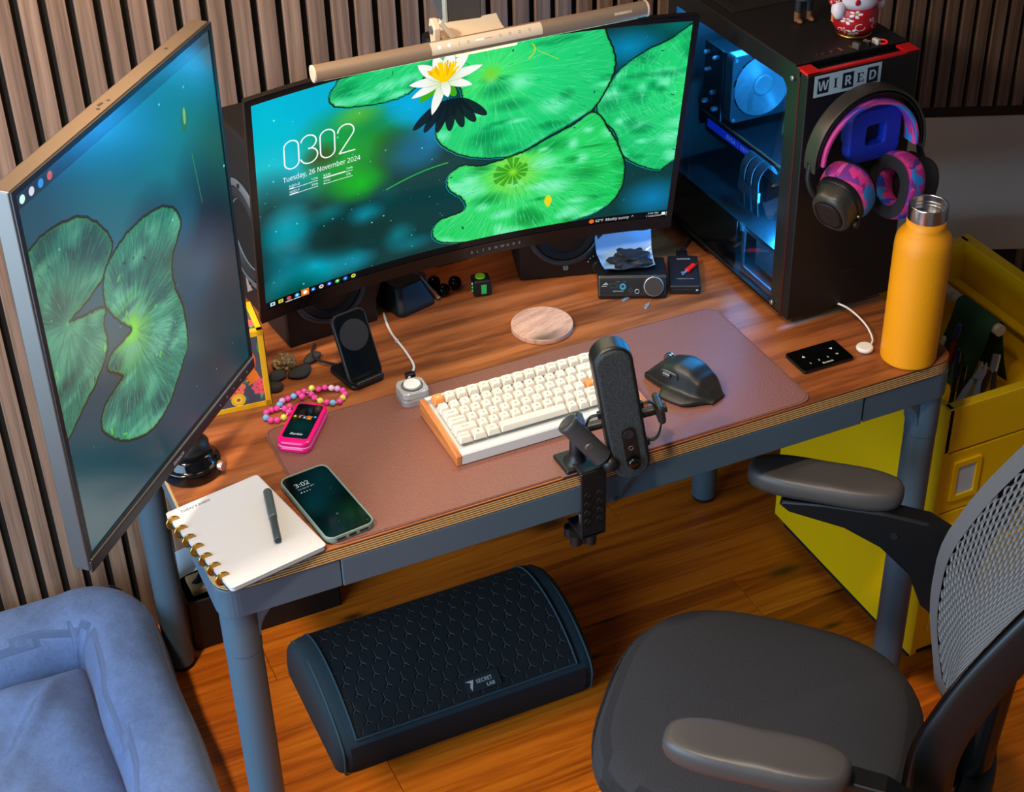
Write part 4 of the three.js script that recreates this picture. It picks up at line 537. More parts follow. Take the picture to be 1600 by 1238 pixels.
  for (let i = 0; i < 3; i++) { const c = new THREE.Group(); c.name = 'power_cable'; t.add(c); const z = -.165 - i * .022; const ws = []; for (let k = 0; k < 6; k++) { const o = (k - 2.5) * .0028; ws.push(tube([[-.036, .2 + .003 * (k % 2), z + o], [-.052, .222, z + o * 1.2], [-.07, .205, z + o], [-.072, .16, z + o * .9], [-.066, .125, z + o * .8 - .004]], .0016, 24, 5)); } add('wires', join(ws), M(0x20262e, .45), c); add('comb', at(rb(.006, .02, .019, .001), -.0715, .165, z), M(0x3b4550, .4), c); }
  // cpu cooler and fan
  const co = new THREE.Group(); co.name = 'cpu_cooler'; t.add(co); const fins = []; for (let i = 0; i < 26; i++) fins.push(at(new THREE.BoxGeometry(.12, .0008, .055), .0, .245 + i * .0048, -.335)); add('fin_stack', join(fins), M(0x16181c, .35, { metalness: .7 }), co); add('cover', at(rb(.004, .13, .06, .001), -.062, .306, -.335), M(0x0b0c0e, .35), co);
  for (const [y, z] of [[.355, -.35], [.355, -.32], [.325, -.345], [.29, -.325], [.265, -.35], [.262, -.318]]) add('heat_pipe', at(lathe([[0, 0], [.004, 0], [.004, .008], [.002, .011], [0, .011]], 14).rotateZ(Math.PI / 2), -.064, y, z), bl, co);
  const fan = new THREE.Group(); fan.name = 'fan'; fan.position.set(-.004, .312, -.283); t.add(fan); const fm = M(0x30373f, .4);
  add('fan_frame', ext(shape(rrect(.122, .122, .01), [superE(.114, .114, 2, 48).reverse()]), .024, .0015), fm, fan, [0, 0, -.012]);
  const rg = []; for (let i = 0; i < 22; i++) rg.push(new THREE.TorusGeometry(.021 + i * .0016, .00065, 5, 48)); add('grill', join(rg), bl, fan, [0, 0, .0135]);
  add('hub', lathe([[0, .006], [.012, .006], [.013, .008], [.0175, .009], [.02, .006], [.02, -.01], [0, -.01]], 36).rotateX(Math.PI / 2), M(0x7a848e, .3, { metalness: .3 }), fan, [0, 0, .008]);
  for (let i = 0; i < 9; i++) { const b = grid(8, 4, (u, v) => { const r = .018 + .037 * u, a = v * .62 + u * .35; return [r * Math.cos(a), r * Math.sin(a), .004 - .012 * v]; }); add('fan_blade', b, M(0x8a959f, .45, { side: THREE.DoubleSide }), fan, [0, 0, 0], [0, 0, i * .698]); }
  for (const a of [-1, 1]) for (const b of [-1, 1]) add('fan_screw', at(cyl(.003, .003, .003, 10).rotateX(Math.PI / 2), a * .0545, b * .0545, .0128), bl, fan);
  const ram = []; for (let i = 0; i < 4; i++) { add('memory_stick', at(rb(.03, .12, .006, .001), .07, .31, -.2 + i * .011), M(0x23272d, .4), t); }
  add('board_heatsink', at(rb(.03, .06, .03, .004), .075, .39, -.38), bl, t); for (let i = 0; i < 5; i++) add('radiator_rib', at(rb(.13, .006, .012, .001), 0, H - .03, -.36 + i * .05), bl, t);
  add('intake_fan', join([0, 1].map((k) => at(ext(shape(rrect(.136, .136, .01), [superE(.126, .126, 2, 40).reverse()]), .022, .001), 0, .19 + k * .15, -.048))), M(0x343c44, .5), t);
  add('unseen_led_strip', at(rb(.006, .004, .3, .001), -.02, H - .014, -.22), glow(0x1a90ff, 3), t);  // unseen strip, placed to stand for the blue light in the case
  for (const [x, y, z, k] of [[.876 - .02, DH + H - .03, .633 - .12, 1.25], [.876 - .02, DH + H - .03, .633 - .32, 1.0], [.876 - .05, DH + .15, .633 - .1, .6], [.876 - .06, DH + .085, .633 - .068, .3], [.876 - .075, DH + .1, .633 - .2, .12]]) { const l = new THREE.PointLight(new THREE.Color(.03, .42, 1), k, 0, 2); l.position.set(x, y, z); l.castShadow = true; scene.add(l); }  // unseen blue lights spread inside the case to brighten its parts
}
const TT = DH + .46; // top of the tower
{
  const f = thing('figurine', 'small figurine in a red flowered kimono on a gold disc, on the computer tower', 'figurine', [.921, TT, .535]);
  const prt = ctex(512, 256, (x) => { x.fillStyle = '#b3131b'; x.fillRect(0, 0, 512, 256); for (let i = 0; i < 26; i++) { const X = 512 * hash(i, 1, 9), Y = 256 * hash(i, 2, 9), r = 9 + 10 * hash(i, 3, 9); x.fillStyle = hash(i, 4, 9) < .7 ? '#f1e6e0' : '#e6a0a0'; for (let k = 0; k < 5; k++) { x.beginPath(); x.ellipse(X + r * Math.cos(k * 1.257), Y + r * Math.sin(k * 1.257), r * .62, r * .42, k * 1.257, 0, 7); x.fill(); } x.fillStyle = '#c9a030'; x.beginPath(); x.arc(X, Y, r * .25, 0, 7); x.fill(); } x.strokeStyle = '#f1e6e0'; x.lineWidth = 4; for (let i = 0; i < 7; i++) { x.beginPath(); x.arc(40 + i * 74, 180 + 30 * (i % 2), 18, 0, 5); x.stroke(); } });
  const km = new THREE.MeshStandardMaterial({ map: prt, roughness: .4 }), skin = M(0xeadfe0, .35);
  add('base_disc', lathe([[0, 0], [.0285, 0], [.029, .002], [.028, .005], [.022, .006], [0, .006]]), mat.brass, f); add('kimono', lathe([[0, .006], [.03, .008], [.0345, .018], [.0355, .028], [.034, .035], [.0355, .037], [.034, .046], [.03, .05], [0, .05]]), km, f);
  add('body', lathe([[0, .045], [.03, .047], [.036, .06], [.04, .078], [.036, .1], [.02, .113], [0, .116]]), skin, f);
  for (const s of [-1, 1]) { add('arm', new THREE.SphereGeometry(.0115, 16, 12).scale(1, 1.35, 1), skin, f, [s * .037, .047, .006]); add('sleeve', new THREE.SphereGeometry(.013, 16, 12).scale(1, 1.1, 1), km, f, [s * .036, .062, -.002]); add('cheek', new THREE.SphereGeometry(.0055, 12, 8).scale(1, 1, .4), M(0xc0202a, .4), f, [s * .02, .064, .032]); }
  add('ribbon', tube([[-.036, .066, .0], [-.044, .05, .004], [-.046, .03, .006]], .003), M(0xd86a10, .4), f); add('bell', new THREE.SphereGeometry(.005, 12, 10), mat.brass, f, [.036, .056, .014]);
  const g = thing('figurine', 'tiny standing figurine with tan boots and dark coat at the back of the tower', 'figurine', [.877, TT, .458]);
  const bo = M(0x7a5230, .5), tr = M(0x1a1a1e, .6), co = M(0x15161a, .6);
  for (const s of [-1, 1]) { add('boot', join([at(new THREE.SphereGeometry(.006, 12, 8).scale(.8, .7, 1.6), s * .011, .004, .005), at(cyl(.0055, .005, .016, 12), s * .011, .01, 0)]), bo, g); add('trouser_leg', at(cyl(.008, .0062, .05, 12), s * .0095, .042, 0), tr, g); add('sleeve', tube([[s * .018, .1, 0], [s * .024, .08, .004], [s * .025, .062, .008]], .0055), co, g); add('hand', new THREE.SphereGeometry(.005, 12, 10).scale(.8, 1.2, .8), M(0xc99a78, .5), g, [s * .025, .054, .009]); }
  add('coat', lathe([[.02, .04], [.016, .07], [.015, .085], [.018, .1], [.01, .108], [0, .109]], 20), co, g); add('head', new THREE.SphereGeometry(.012, 16, 12), M(0xc99a78, .5), g, [0, .121, 0]); add('hair', new THREE.SphereGeometry(.0128, 16, 8, 0, 6.283, 0, 1.5), M(0x14110e, .7), g, [0, .122, -.001]);
}
[['grey usb receiver plugged into the tower top, nearest the figurine base', .889, 0x56544e], ['black usb receiver with silver lines, middle one on the tower top', .908, 0x111113], ['white usb receiver beside the red power ring', .9255, 0xcfc8bd]].forEach(([lb, x, c], i) => { const d = thing('usb_receiver', lb, 'usb receiver', [x, TT + .0001, .59], .3, 'usb receivers on the tower top'); add('shell', at(rb(.0075, .009, .013, .0015), 0, .0048, 0), M(c, .4), d); add('collar', at(rb(.006, .002, .011, .0004), 0, .0008, 0), mat.steel, d); if (i === 1) for (const s of [-1, 1]) add('stripe', at(rb(.001, .0006, .011, .0002), s * .002, .0094, 0), mat.steel, d); });

// headphones on their puck
{
  const p = thing('headphone_hanger', 'square blue rubber puck on the tower front carrying the headphones', 'headphone hanger', [.878, 1.133, .634], .0); const bm = M(0x0b2fb4, .5);
  add('mount', ext(shape(rrect(.07, .062, .016)), .022, .002), M(0x0a1e6a, .5), p); add('ring', ext(shape(rrect(.094, .088, .02), [rrect(.034, .034, .006).reverse()]), .022, .003), bm, p, [0, 0, .021]);
  add('recess', ext(shape(rrect(.036, .036, .006)), .004, .0005), M(0x06103c, .6), p, [0, 0, .022]);
  const h = thing('headphones', 'dark headset with pink and blue patterned cushions hanging on the tower front', 'headphones', [.858, 1.074, .677]);
  const cam = ctex(512, 256, (x) => { x.fillStyle = '#7a2a86'; x.fillRect(0, 0, 512, 256); const C = ['#e0338a', '#2148c8', '#8a3aa8', '#e84f9a', '#2a86d8', '#5a2a8a', '#c02f86']; for (let i = 0; i < 150; i++) { x.fillStyle = C[Math.floor(hash(i, 1, 4) * 7)]; const X = 512 * hash(i, 2, 4), Y = 256 * hash(i, 3, 4), w = 20 + 60 * hash(i, 4, 4), q = 12 + 30 * hash(i, 5, 4); x.beginPath(); x.moveTo(X, Y); x.lineTo(X + w, Y - q); x.lineTo(X + w * 1.3, Y + q * .6); for (let k = 5; k >= 0; k--) x.lineTo(X + w * k / 5 + (k % 2) * 12, Y + q + (k % 2) * 14); x.fill(); } });
  const cm = new THREE.MeshStandardMaterial({ map: cam, roughness: .75, bumpMap: clothBump, bumpScale: .0003 }), sh = M(0x3a3833, .38, { metalness: .35 }), bk = M(0x0e0e10, .45);
  const arc = (r, w, th, a0, a1, zoff, sq = 1) => { const L = []; for (let i = 0; i <= 40; i++) { const a = a0 + (a1 - a0) * i / 40, c = Math.cos(a), s = Math.sin(a); L.push(superE(th, w, 4, 14).map(([p, z]) => [(r + p) * c * sq, (r + p) * s, z + zoff])); } return loft(L); };
  add('headband', arc(.104, .03, .0045, -.12, Math.PI + .12, .004, .97), sh, h, [0, .04, 0]); add('inner_band', arc(.098, .03, .004, -.05, Math.PI + .05, .003, .97), bk, h, [0, .04, 0]); add('suspension_strap', arc(.0865, .034, .009, .0, Math.PI, .004, .99), cm, h, [0, .037, 0]);
  add('yoke', tube([[-.1, .04, .004], [-.102, .012, .006], [-.094, -.012, .014], [-.076, -.024, .024]], .0055, 24, 10), bk, h); add('yoke', tube([[.1, .04, .004], [.106, .012, .006], [.112, -.01, .014], [.106, -.026, .022]], .0055, 24, 10), bk, h);
  for (const s of [-1, 1]) {
    const e = new THREE.Group(); e.name = 'ear_cup'; h.add(e); e.position.set(s < 0 ? -.05 : .074, s < 0 ? -.026 : -.028, .022); e.scale.setScalar(s < 0 ? 1.12 : 1.2); e.rotation.set(0, s < 0 ? .42 : .12, s < 0 ? .42 : -.16);
    const R = (prof, m, n) => add(n, loft(prof.map(([x, k, dz]) => superE(.088 * k, .072 * k, 2.4, 36).map(([a, b]) => [s * x, a, b]).map((q) => q)).map((l) => (s < 0 ? l : l.slice().reverse()))), m, e);
    R([[.03, .62], [.032, .6], [.03, .74], [.024, .8], [.018, .82], [.01, .86], [.006, .86]], sh, 'shell'); R([[.0335, .5], [.034, .48], [.0325, .56]], bk, 'cap'); R([[.007, .88], [.007, .95], [-.002, .95], [-.004, .9]], bk, 'rim');
    // cushion: a rounded ring
    const P = []; for (let k = 0; k <= 14; k++) { const a = k / 14 * 6.2832; P.push([-.018 + .0175 * Math.sign(Math.cos(a)) * Math.abs(Math.cos(a)) ** .7, .74 + .25 * Math.sign(Math.sin(a)) * Math.abs(Math.sin(a)) ** .7]); }
    const ring = loft(P.map(([x, k]) => superE(.09 * k, .076 * k, 2.4, 40).map(([a, b]) => [s * x, a, b])).map((l) => (s < 0 ? l : l.slice().reverse())), false, false); add('cushion', ring, cm, e);
    const face = loft([[-.0352, .93], [-.0361, .86], [-.0361, .64], [-.0345, .55]].map(([x, k]) => superE(.09 * k, .076 * k, 2.4, 40).map(([a, b]) => [s * x, a, b])).map((l) => (s < 0 ? l : l.slice().reverse())), false, false); add('cushion_face', face, M(0x111113, .85, { side: THREE.DoubleSide }), e);
    add('driver_cloth', loft([[.0, .6], [-.001, .3]].map(([x, k]) => superE(.088 * k, .072 * k, 2.4, 30).map(([a, b]) => [s * x, a, b]))), mat.blackMatte, e);
    
    if (s < 0) { add('dial', at(cyl(.006, .006, .004, 16).rotateX(Math.PI / 2), -.014, -.024, .03), mat.black, e); add('button', at(new THREE.SphereGeometry(.002, 8, 8), -.012, -.008, .034), mat.silver, e); }
  }
}

// ------------------------------------------------------------------ keyboard
{
  const t = thing('keyboard', 'cream mechanical keyboard with wooden ends and two orange keys', 'keyboard', [.2915, DH + .0026, .665]); const T = new THREE.Group(); // the case carries the slope in its own shape
  const tilt = .075, c = Math.cos(tilt), s = Math.sin(tilt), W = .322, D = .147, slope = (z) => .026 - z * Math.tan(tilt);
  const caseM = M(0xc6cac9, .4), wm = new THREE.MeshStandardMaterial({ map: wood([186, 112, 58], [206, 134, 76], [150, 84, 40], 121, { w: 512, h: 96, len: .3, wid: .06 }), roughness: .45 });
  const side = (o) => [[-D / 2, .004], [D / 2, .001], [D / 2 + o, slope(D / 2) - .003], [D / 2 + o - .003, slope(D / 2)], [-D / 2 + .003, slope(-D / 2)], [-D / 2, slope(-D / 2) - .003]];
  const body = ext(shape([[-D / 2, .004], [D / 2, .002], [D / 2, slope(D / 2) - .002], [D / 2 - .002, slope(D / 2)], [D / 2 - .012, slope(D / 2 - .012)], [D / 2 - .013, slope(D / 2) - .006], [-D / 2 + .009, slope(-D / 2) - .008], [-D / 2 + .008, slope(-D / 2 + .008)], [-D / 2, slope(-D / 2)]]), W - .018, .0008).rotateY(-Math.PI / 2);
  add('case', at(body, (W - .018) / 2, 0, 0), caseM, t);
  for (const q of [-1, 1]) add('wooden_end', at(muv(ext(shape(side(.001)), .0088, .0012).rotateY(-Math.PI / 2), 'z'), q * (W / 2 - .0045) + .0044, 0, 0), wm, t);
  const U = .01905; const rows = [
    [['esc', 1], ['F1', 1], ['F2', 1], ['F3', 1], ['F4', 1], ['F5', 1], ['F6', 1], ['F7', 1], ['F8', 1], ['F9', 1], ['F10', 1], ['F11', 1], ['F12', 1], ['del', 1], ['home', 1]],
    [['`', 1], ['1', 1], ['2', 1], ['3', 1], ['4', 1], ['5', 1], ['6', 1], ['7', 1], ['8', 1], ['9', 1], ['0', 1], ['-', 1], ['=', 1], ['<-', 2], ['pgup', 1]].slice(0),
    [['tab', 1.5], ['Q', 1], ['W', 1], ['E', 1], ['R', 1], ['T', 1], ['Y', 1], ['U', 1], ['I', 1], ['O', 1], ['P', 1], ['[', 1], [']', 1], ['\\', 1.5], ['pgdn', 1]],
    [['caps lock', 1.75], ['A', 1], ['S', 1], ['D', 1], ['F', 1], ['G', 1], ['H', 1], ['J', 1], ['K', 1], ['L', 1], [';', 1], ["'", 1], ['enter', 2.25], ['end', 1]],
    [['shift', 2.25], ['Z', 1], ['X', 1], ['C', 1], ['V', 1], ['B', 1], ['N', 1], ['M', 1], [',', 1], ['.', 1], ['/', 1], ['shift', 1.75], ['up', 1], ['ins', 1]],
    [['control', 1.25], ['win', 1.25], ['alt', 1.25], ['', 6.25], ['alt', 1], ['fn', 1], ['ctrl', 1], ['<', 1], ['v', 1], ['>', 1]]];
  const flatKeys = rows.flat(), cols = 12; const cell = (i) => [(i % cols), Math.floor(i / cols)];
  const atlas = ctex(cols * 84, 8 * 84, (x, w, h) => { x.fillStyle = '#d2cdc1'; x.fillRect(0, 0, w, h); x.textAlign = 'center'; x.textBaseline = 'middle'; flatKeys.forEach(([k, u], i) => { const [a, b] = cell(i); const X = a * 84 + 42, Y = b * 84 + 42; const org = k === 'esc' || k === 'enter'; if (org) { x.fillStyle = '#e08a48'; x.fillRect(a * 84, b * 84, 84, 84); } x.fillStyle = org ? '#fff3e0' : '#3b3a38'; x.font = `bold ${k.length > 3 ? 20 : k.length > 1 ? 24 : 32}px sans-serif`; if (k === 'win') { for (const dx of [-9, 1]) for (const dy of [-9, 1]) x.fillRect(X + dx, Y + dy, 8, 8); } else x.fillText(k, X, Y, 70); }); });
  const km = new THREE.MeshStandardMaterial({ map: atlas, roughness: .45 });
  const kz = [-.0605, -.0365, -.0175, .0015, .0205, .0396];
  let ki = 0; rows.forEach((r, j) => {
    const total = r.reduce((q, k) => q + k[1], 0); let X = -.1455 + (j === 0 ? 0 : 0); const span = .291, k0 = span / Math.max(15, total) ;
    const un = span / total; r.forEach(([k, u]) => {
      const w = un * u, x = X + w / 2, i = ki++, [a, b] = cell(i); X += w;
      const bw = w - .0012, bd = .0178, tw = w - .0058, td = .0128, H = .0088, lo = (ww, dd, y, rr, dz = 0) => rrect(ww, dd, rr, 3).map(([p, q]) => [p, y, q + dz]).reverse();
      const g = loft([lo(bw, bd, 0, .0012), lo(bw - .0006, bd - .0006, .0018, .0014), lo(tw + .0016, td + .0016, H - .0016, .0026, -.0008), lo(tw, td, H - .0003, .0026, -.001), lo(tw - .0016, td - .0016, H, .0022, -.001), lo(tw * .55, td * .55, H - .0005, .0018, -.001)]);
      // uv into the legend atlas from above
      const P = g.attributes.position, N = g.attributes.normal, Q = g.attributes.uv; const sz = Math.max(td, td); for (let n = 0; n < P.count; n++) { const top = P.getY(n) > H - .0012; const uu = top ? .5 + Math.max(-.48, Math.min(.48, P.getX(n) / Math.max(sz, Math.min(tw, .026)))) : .03, vv = top ? .5 - Math.max(-.48, Math.min(.48, (P.getZ(n) + .001) / sz)) : .03; Q.setXY(n, (a + uu) / cols, 1 - (b + 1 - vv) / 8); }
      const z = kz[j] + .0035; add('keycap', g, km, t, [x, slope(z) + .0005, z], [tilt - (j - 2.5) * .02, 0, 0]);
    });
  });
}
{ // mouse
  const t = thing('mouse', 'black sculpted wireless mouse with a thumb rest on the desk mat', 'mouse', [.541, DH + .003, .706], .4);
  const ss = (a, b, x) => { const k = Math.max(0, Math.min(1, (x - a) / (b - a))); return k * k * (3 - 2 * k); };
  const hs = [[0, .011], [.12, .027], [.28, .042], [.46, .0495], [.62, .0465], [.78, .035], [.9, .021], [1, .007]], hAt = (u) => { for (let i = 0; i < 7; i++) if (u <= hs[i + 1][0]) { const k = (u - hs[i][0]) / (hs[i + 1][0] - hs[i][0]), q = k * k * (3 - 2 * k) * .5 + k * .5; return hs[i][1] + (hs[i + 1][1] - hs[i][1]) * q; } return hs[7][1]; };
  const L = []; for (let i = 0; i <= 40; i++) { const u = i / 40, z = -.064 + .128 * u, h = hAt(u), e = .62 + .38 * Math.sin(Math.PI * Math.min(1, .12 + u * .86)) , wr = .037 * e * (1 - .35 * ss(.8, 1, u)), bl = -.031 * e * (1 - .3 * ss(.8, 1, u)), th = bl - .003 - .021 * ss(.3, .42, u) * (1 - ss(.72, 1, u)), fl = .0105 * (1 - .5 * ss(.8, 1, u));
    const cp = [[.0, h], [bl * .5, h * .985], [bl * .84, h * .86], [bl * .97, h * .55], [bl * 1.02 + (th - bl) * .12, Math.max(fl, h * .27)], [bl + (th - bl) * .62, fl], [th, fl * .66], [th + .0012, .0012], [bl * .5, .0004], [wr * .5, .0004], [wr * .98, .0012], [wr, h * .22], [wr * .93, h * .55], [wr * .72, h * .82], [wr * .36, h * .96]];
    const cc = new THREE.CatmullRomCurve3(cp.map(([x, y]) => V(x, y, z)), true, 'catmullrom', .4); L.push(cc.getPoints(60).slice(0, 60).map((q) => [q.x, Math.max(.0003, q.y), z]).reverse()); }
  add('shell', loft(L), M(0x1f2122, .36, { bumpMap: grainBump, bumpScale: .00008 }), t);
  add('base_plate', at(rb(.05, .003, .1, .001), 0, .0006, 0), mat.black, t);
  const sw = new THREE.Group(); sw.name = 'scroll_wheel'; sw.position.set(.004, .034, -.038); t.add(sw); add('wheel', cyl(.0095, .0095, .007, 28).rotateZ(Math.PI / 2), mat.steel, sw); add('wheel_band', cyl(.0098, .0098, .002, 28).rotateZ(Math.PI / 2), mat.black, sw);
  const tw = new THREE.Group(); tw.name = 'thumb_wheel'; tw.position.set(-.0285, .031, -.016); tw.rotation.z = .35; t.add(tw); add('wheel', cyl(.006, .006, .013, 24).rotateX(Math.PI / 2), mat.steel, tw); add('wheel_surround', at(ext(shape(rrect(.034, .017, .008), [rrect(.029, .012, .006).reverse()]), .004, .001).rotateY(-Math.PI / 2), .001, 0, .004), M(0x3a3c3d, .3), tw);
  add('button_gap', tube([[.004, .0395, -.028], [.004, .046, -.014]], .0012, 8, 6), mat.black, t);
}

// ------------------------------------------------------------------ microphone on its clamp
{
  const t = thing('microphone', 'black pill-shaped desk microphone clamped to the front edge of the desk', 'microphone', [.3, DH + .0026, .822]);
  const mb = new THREE.Group(); mb.name = 'mic_body'; mb.position.set(.044, .106, .034); mb.rotation.order = 'YXZ'; mb.rotation.set(.02, -.26, .165); t.add(mb);
  const w = .059, h = .242, cl = M(0xffffff, .75, { map: dtex(256, 256, (u, v) => { const a = hash(Math.floor(u * 128), Math.floor(v * 128), 5), k = a > .93 ? 110 : a > .75 ? 52 : 30; return [k * .9, k, k * 1.06]; }, true, [1 / .06, 1 / .06]), bumpMap: noiseTex(256, [128, 128], 71, 0, 255, [1 / .03, 1 / .03]), bumpScale: .0004 });
  add('shell', ext(shape(rrect(w, h, w / 2 - .0005, 14)), .036, .006, 4), M(0x0f1012, .42), mb, [0, 0, -.03]); add('grille', muv(ext(shape(rrect(w - .007, h - .007, w / 2 - .004, 14)), .012, .004, 4), 'y'), cl, mb, [0, 0, -.003]);
  add('control_panel', ext(shape(rrect(.021, .076, .0102, 10)), .003, .0008), M(0x0d0e10, .35), mb, [.003, -.058, .0078]); add('mute_button', at(lathe([[0, 0], [.0082, 0], [.008, .0012], [.006, .0008], [0, .0006]], 28).rotateX(Math.PI / 2), .003, -.033, .0105), mat.darkGrey, mb);
  add('logo_ring', at(new THREE.TorusGeometry(.0034, .0007, 8, 24), .003, -.058, .0111), M(0x4a4c50, .5), mb); add('volume_knob', lathe([[0, 0], [.0098, 0], [.0098, .006], [.0088, .009], [.005, .01], [0, .01]], 32).rotateX(Math.PI / 2), mat.blackGloss, mb, [.003, -.084, .0105]);
  add('status_light', tube([[-.009, -.1158, .0045], [0, -.1176, .0045], [.009, -.1158, .0045]], .0009, 12, 8), glow(0xb8ff20, 1), mb);
  // yoke: bar behind with a paddle at each end and elastic cords
  const y = new THREE.Group(); y.name = 'shock_mount'; y.position.copy(mb.position); y.rotation.copy(mb.rotation); t.add(y); const ym = M(0x2a2b2d, .4, { metalness: .2 });
  add('bar', at(cyl(.0075, .0075, .14, 20).rotateZ(Math.PI / 2), .002, -.045, -.045), ym, y);
  for (const s of [-1, 1]) { add('paddle', ext(shape(rrect(.012, .032, .006)), .044, .005), ym, y, [s * .058, -.03, -.05]); for (const [a, b] of [[.018, .0], [-.05, -.07], [.012, -.012], [-.056, -.078]].slice(0, 2)) for (const o of [-.0015, .0015]) add('elastic_cord', tube([[s * .06, -.04 + o * 2, -.016 + o], [s * .045, -.04 + (a + .02), -.012 + o], [s * .029, a - .02, -.012 + o]], .0014, 12, 6), mat.black, y); for (const q of [-.002, -.072]) add('cord_peg', at(rb(.007, .012, .008, .002), s * .031, q, -.012), mat.black, y); }
  // joint, stem, clamp
  { const j = add('boom_joint', lathe([[0, -.04], [.0135, -.04], [.0155, -.037], [.0155, .034], [.0165, .036], [.0165, .042], [.013, .044], [.013, .04], [0, .038]], 32), M(0x3a3b3d, .38, { metalness: .2 }), t, [-.006, .062, .018]); j.quaternion.setFromUnitVectors(V(0, 1, 0), V(-.052, .07, -.03).normalize()); } add('ball', new THREE.SphereGeometry(.0135, 20, 14), mat.black, t, [.026, .022, .034]); add('joint_screw', at(cyl(.006, .006, .034, 16).rotateX(Math.PI / 2), -.008, .062, .018), mat.silver, t);
  add('stem', lathe([[0, .006], [.02, .006], [.02, .008], [.014, .014], [.011, .024], [.011, .058], [0, .058]], 28), mat.black, t, [-.006, 0, -.012]);
  add('clamp_pad', at(rb(.052, .007, .05, .003), -.006, .0038, -.016), mat.black, t); add('top_bracket', at(rb(.042, .005, .052, .002), .002, .0095, .0), mat.black, t);
  const br = new THREE.Group(); br.name = 'clamp_bracket'; t.add(br); add('plate', at(rb(.042, .124, .004, .0018), .003, -.052, .026), M(0x101113, .4), br);
  for (const x of [-1, 1]) for (let i = 0; i < 4; i++) { add('bracket_hole', at(lathe([[.0038, 0], [.0062, 0], [.0058, .0016], [.0042, .0006]], 20).rotateX(Math.PI / 2), .003 + x * .0105, -.032 - i * .0165, .0282), mat.black, br); add('hole_bottom', at(cyl(.004, .004, .0004, 16).rotateX(Math.PI / 2), .003 + x * .0105, -.032 - i * .0165, .0281), mat.blackMatte, br); }
  add('lower_jaw', at(rb(.04, .006, .05, .002), .002, -.11, .003), mat.black, t); add('clamp_screw', at(cyl(.004, .004, .026, 16), -.002, -.096, -.006), mat.steel, t); add('clamp_foot', at(cyl(.012, .013, .005, 20), -.002, -.0812, -.006), mat.black, t);
  const kn = []; for (let i = 0; i < 5; i++) kn.push(at(cyl(.0095, .0095, .017, 16), .0185 * Math.cos(i * 1.2566), -.122, .0185 * Math.sin(i * 1.2566))); kn.push(at(cyl(.02, .02, .015, 24), 0, -.122, 0)); add('clamp_knob', join(kn), mat.black, t, [-.004, 0, .002]);
  add('cable', tube([[.07, -.015, .035], [.062, -.045, .02], [.05, -.075, .008], [.038, -.08, -.02]], .0022, 24, 7), mat.black, t); add('leather_tab', at(rb(.06, .002, .02, .0008), -.01, .0004, .0), M(0x6a5048, .6), t);
}

// ------------------------------------------------------------------ phones, notebook, pen
{
  const t = thing('smartphone', 'smartphone in a sage green case showing 3:02, beside the notebook', 'smartphone', [-.0745, DH + .0026, .7385], .123); t.rotation.z = .006;
  const L = .1655, W = .0775, cs = M(0x77877a, .5);
  { const q = (i, y) => rrect(W - 2 * i, L - 2 * i, .0135 - i * .8, 8).map(([a, b]) => [a, y, b]).reverse(); add('case', loft([q(.0028, .002), q(.0025, .0004), q(.0012, .0), q(.0002, .0012), q(0, .003), q(0, .009), q(.0004, .0105), q(.0013, .0112), q(.0022, .0108), q(.0028, .0098), q(.0028, .004)], false, false), cs, t); } add('back', plate(W - .003, L - .003, .003, .0125, .0006), cs, t); add('body', at(plate(W - .0058, L - .0058, .0066, .011, .0006, 8), 0, .0028, 0), mat.black, t);
  const sc = ctex(512, 1100, (x, w, h) => { x.fillStyle = '#030807'; x.fillRect(0, 0, w, h); blob(x, 90, 560, 240, '4,40,44'); blob(x, 380, 800, 260, '8,40,10'); blob(x, 420, 120, 180, '3,26,30'); stars(x, w, h, 60, 12); x.fillStyle = '#e4ecec'; x.font = '92px sans-serif'; x.fillText('3:02', 70, 190, 190); x.font = '26px sans-serif'; x.fillText('Tue, Nov 26  54°F', 74, 240, 200); for (let i = 0; i < 4; i++) { x.beginPath(); x.arc(90 + i * 34, 290, 9 - i, 0, 7); x.fill(); } x.fillStyle = '#5a6a70'; x.beginPath(); x.arc(256, 800, 12, 0, 7); x.fill(); });
  add('screen', plate(W - .0068, L - .0068, .0006, .0105, .0001, 8), new THREE.MeshPhysicalMaterial({ color: 0x030405, roughness: .06 }), t, [0, .0092, 0]); add('display', new THREE.PlaneGeometry(W - .0095, L - .012).rotateX(-Math.PI / 2), new THREE.MeshPhysicalMaterial({ color: 0x020303, roughness: .08, emissive: 0xffffff, emissiveMap: sc, emissiveIntensity: .8 }), t, [0, .00985, 0]);
  add('port', at(rb(.011, .004, .002, .001), 0, .0055, L / 2 + .0001), mat.black, t); for (const x of [-.018, .018]) add('speaker_slot', at(rb(.014, .0032, .002, .001), x, .0055, L / 2 + .0001), mat.black, t);
}
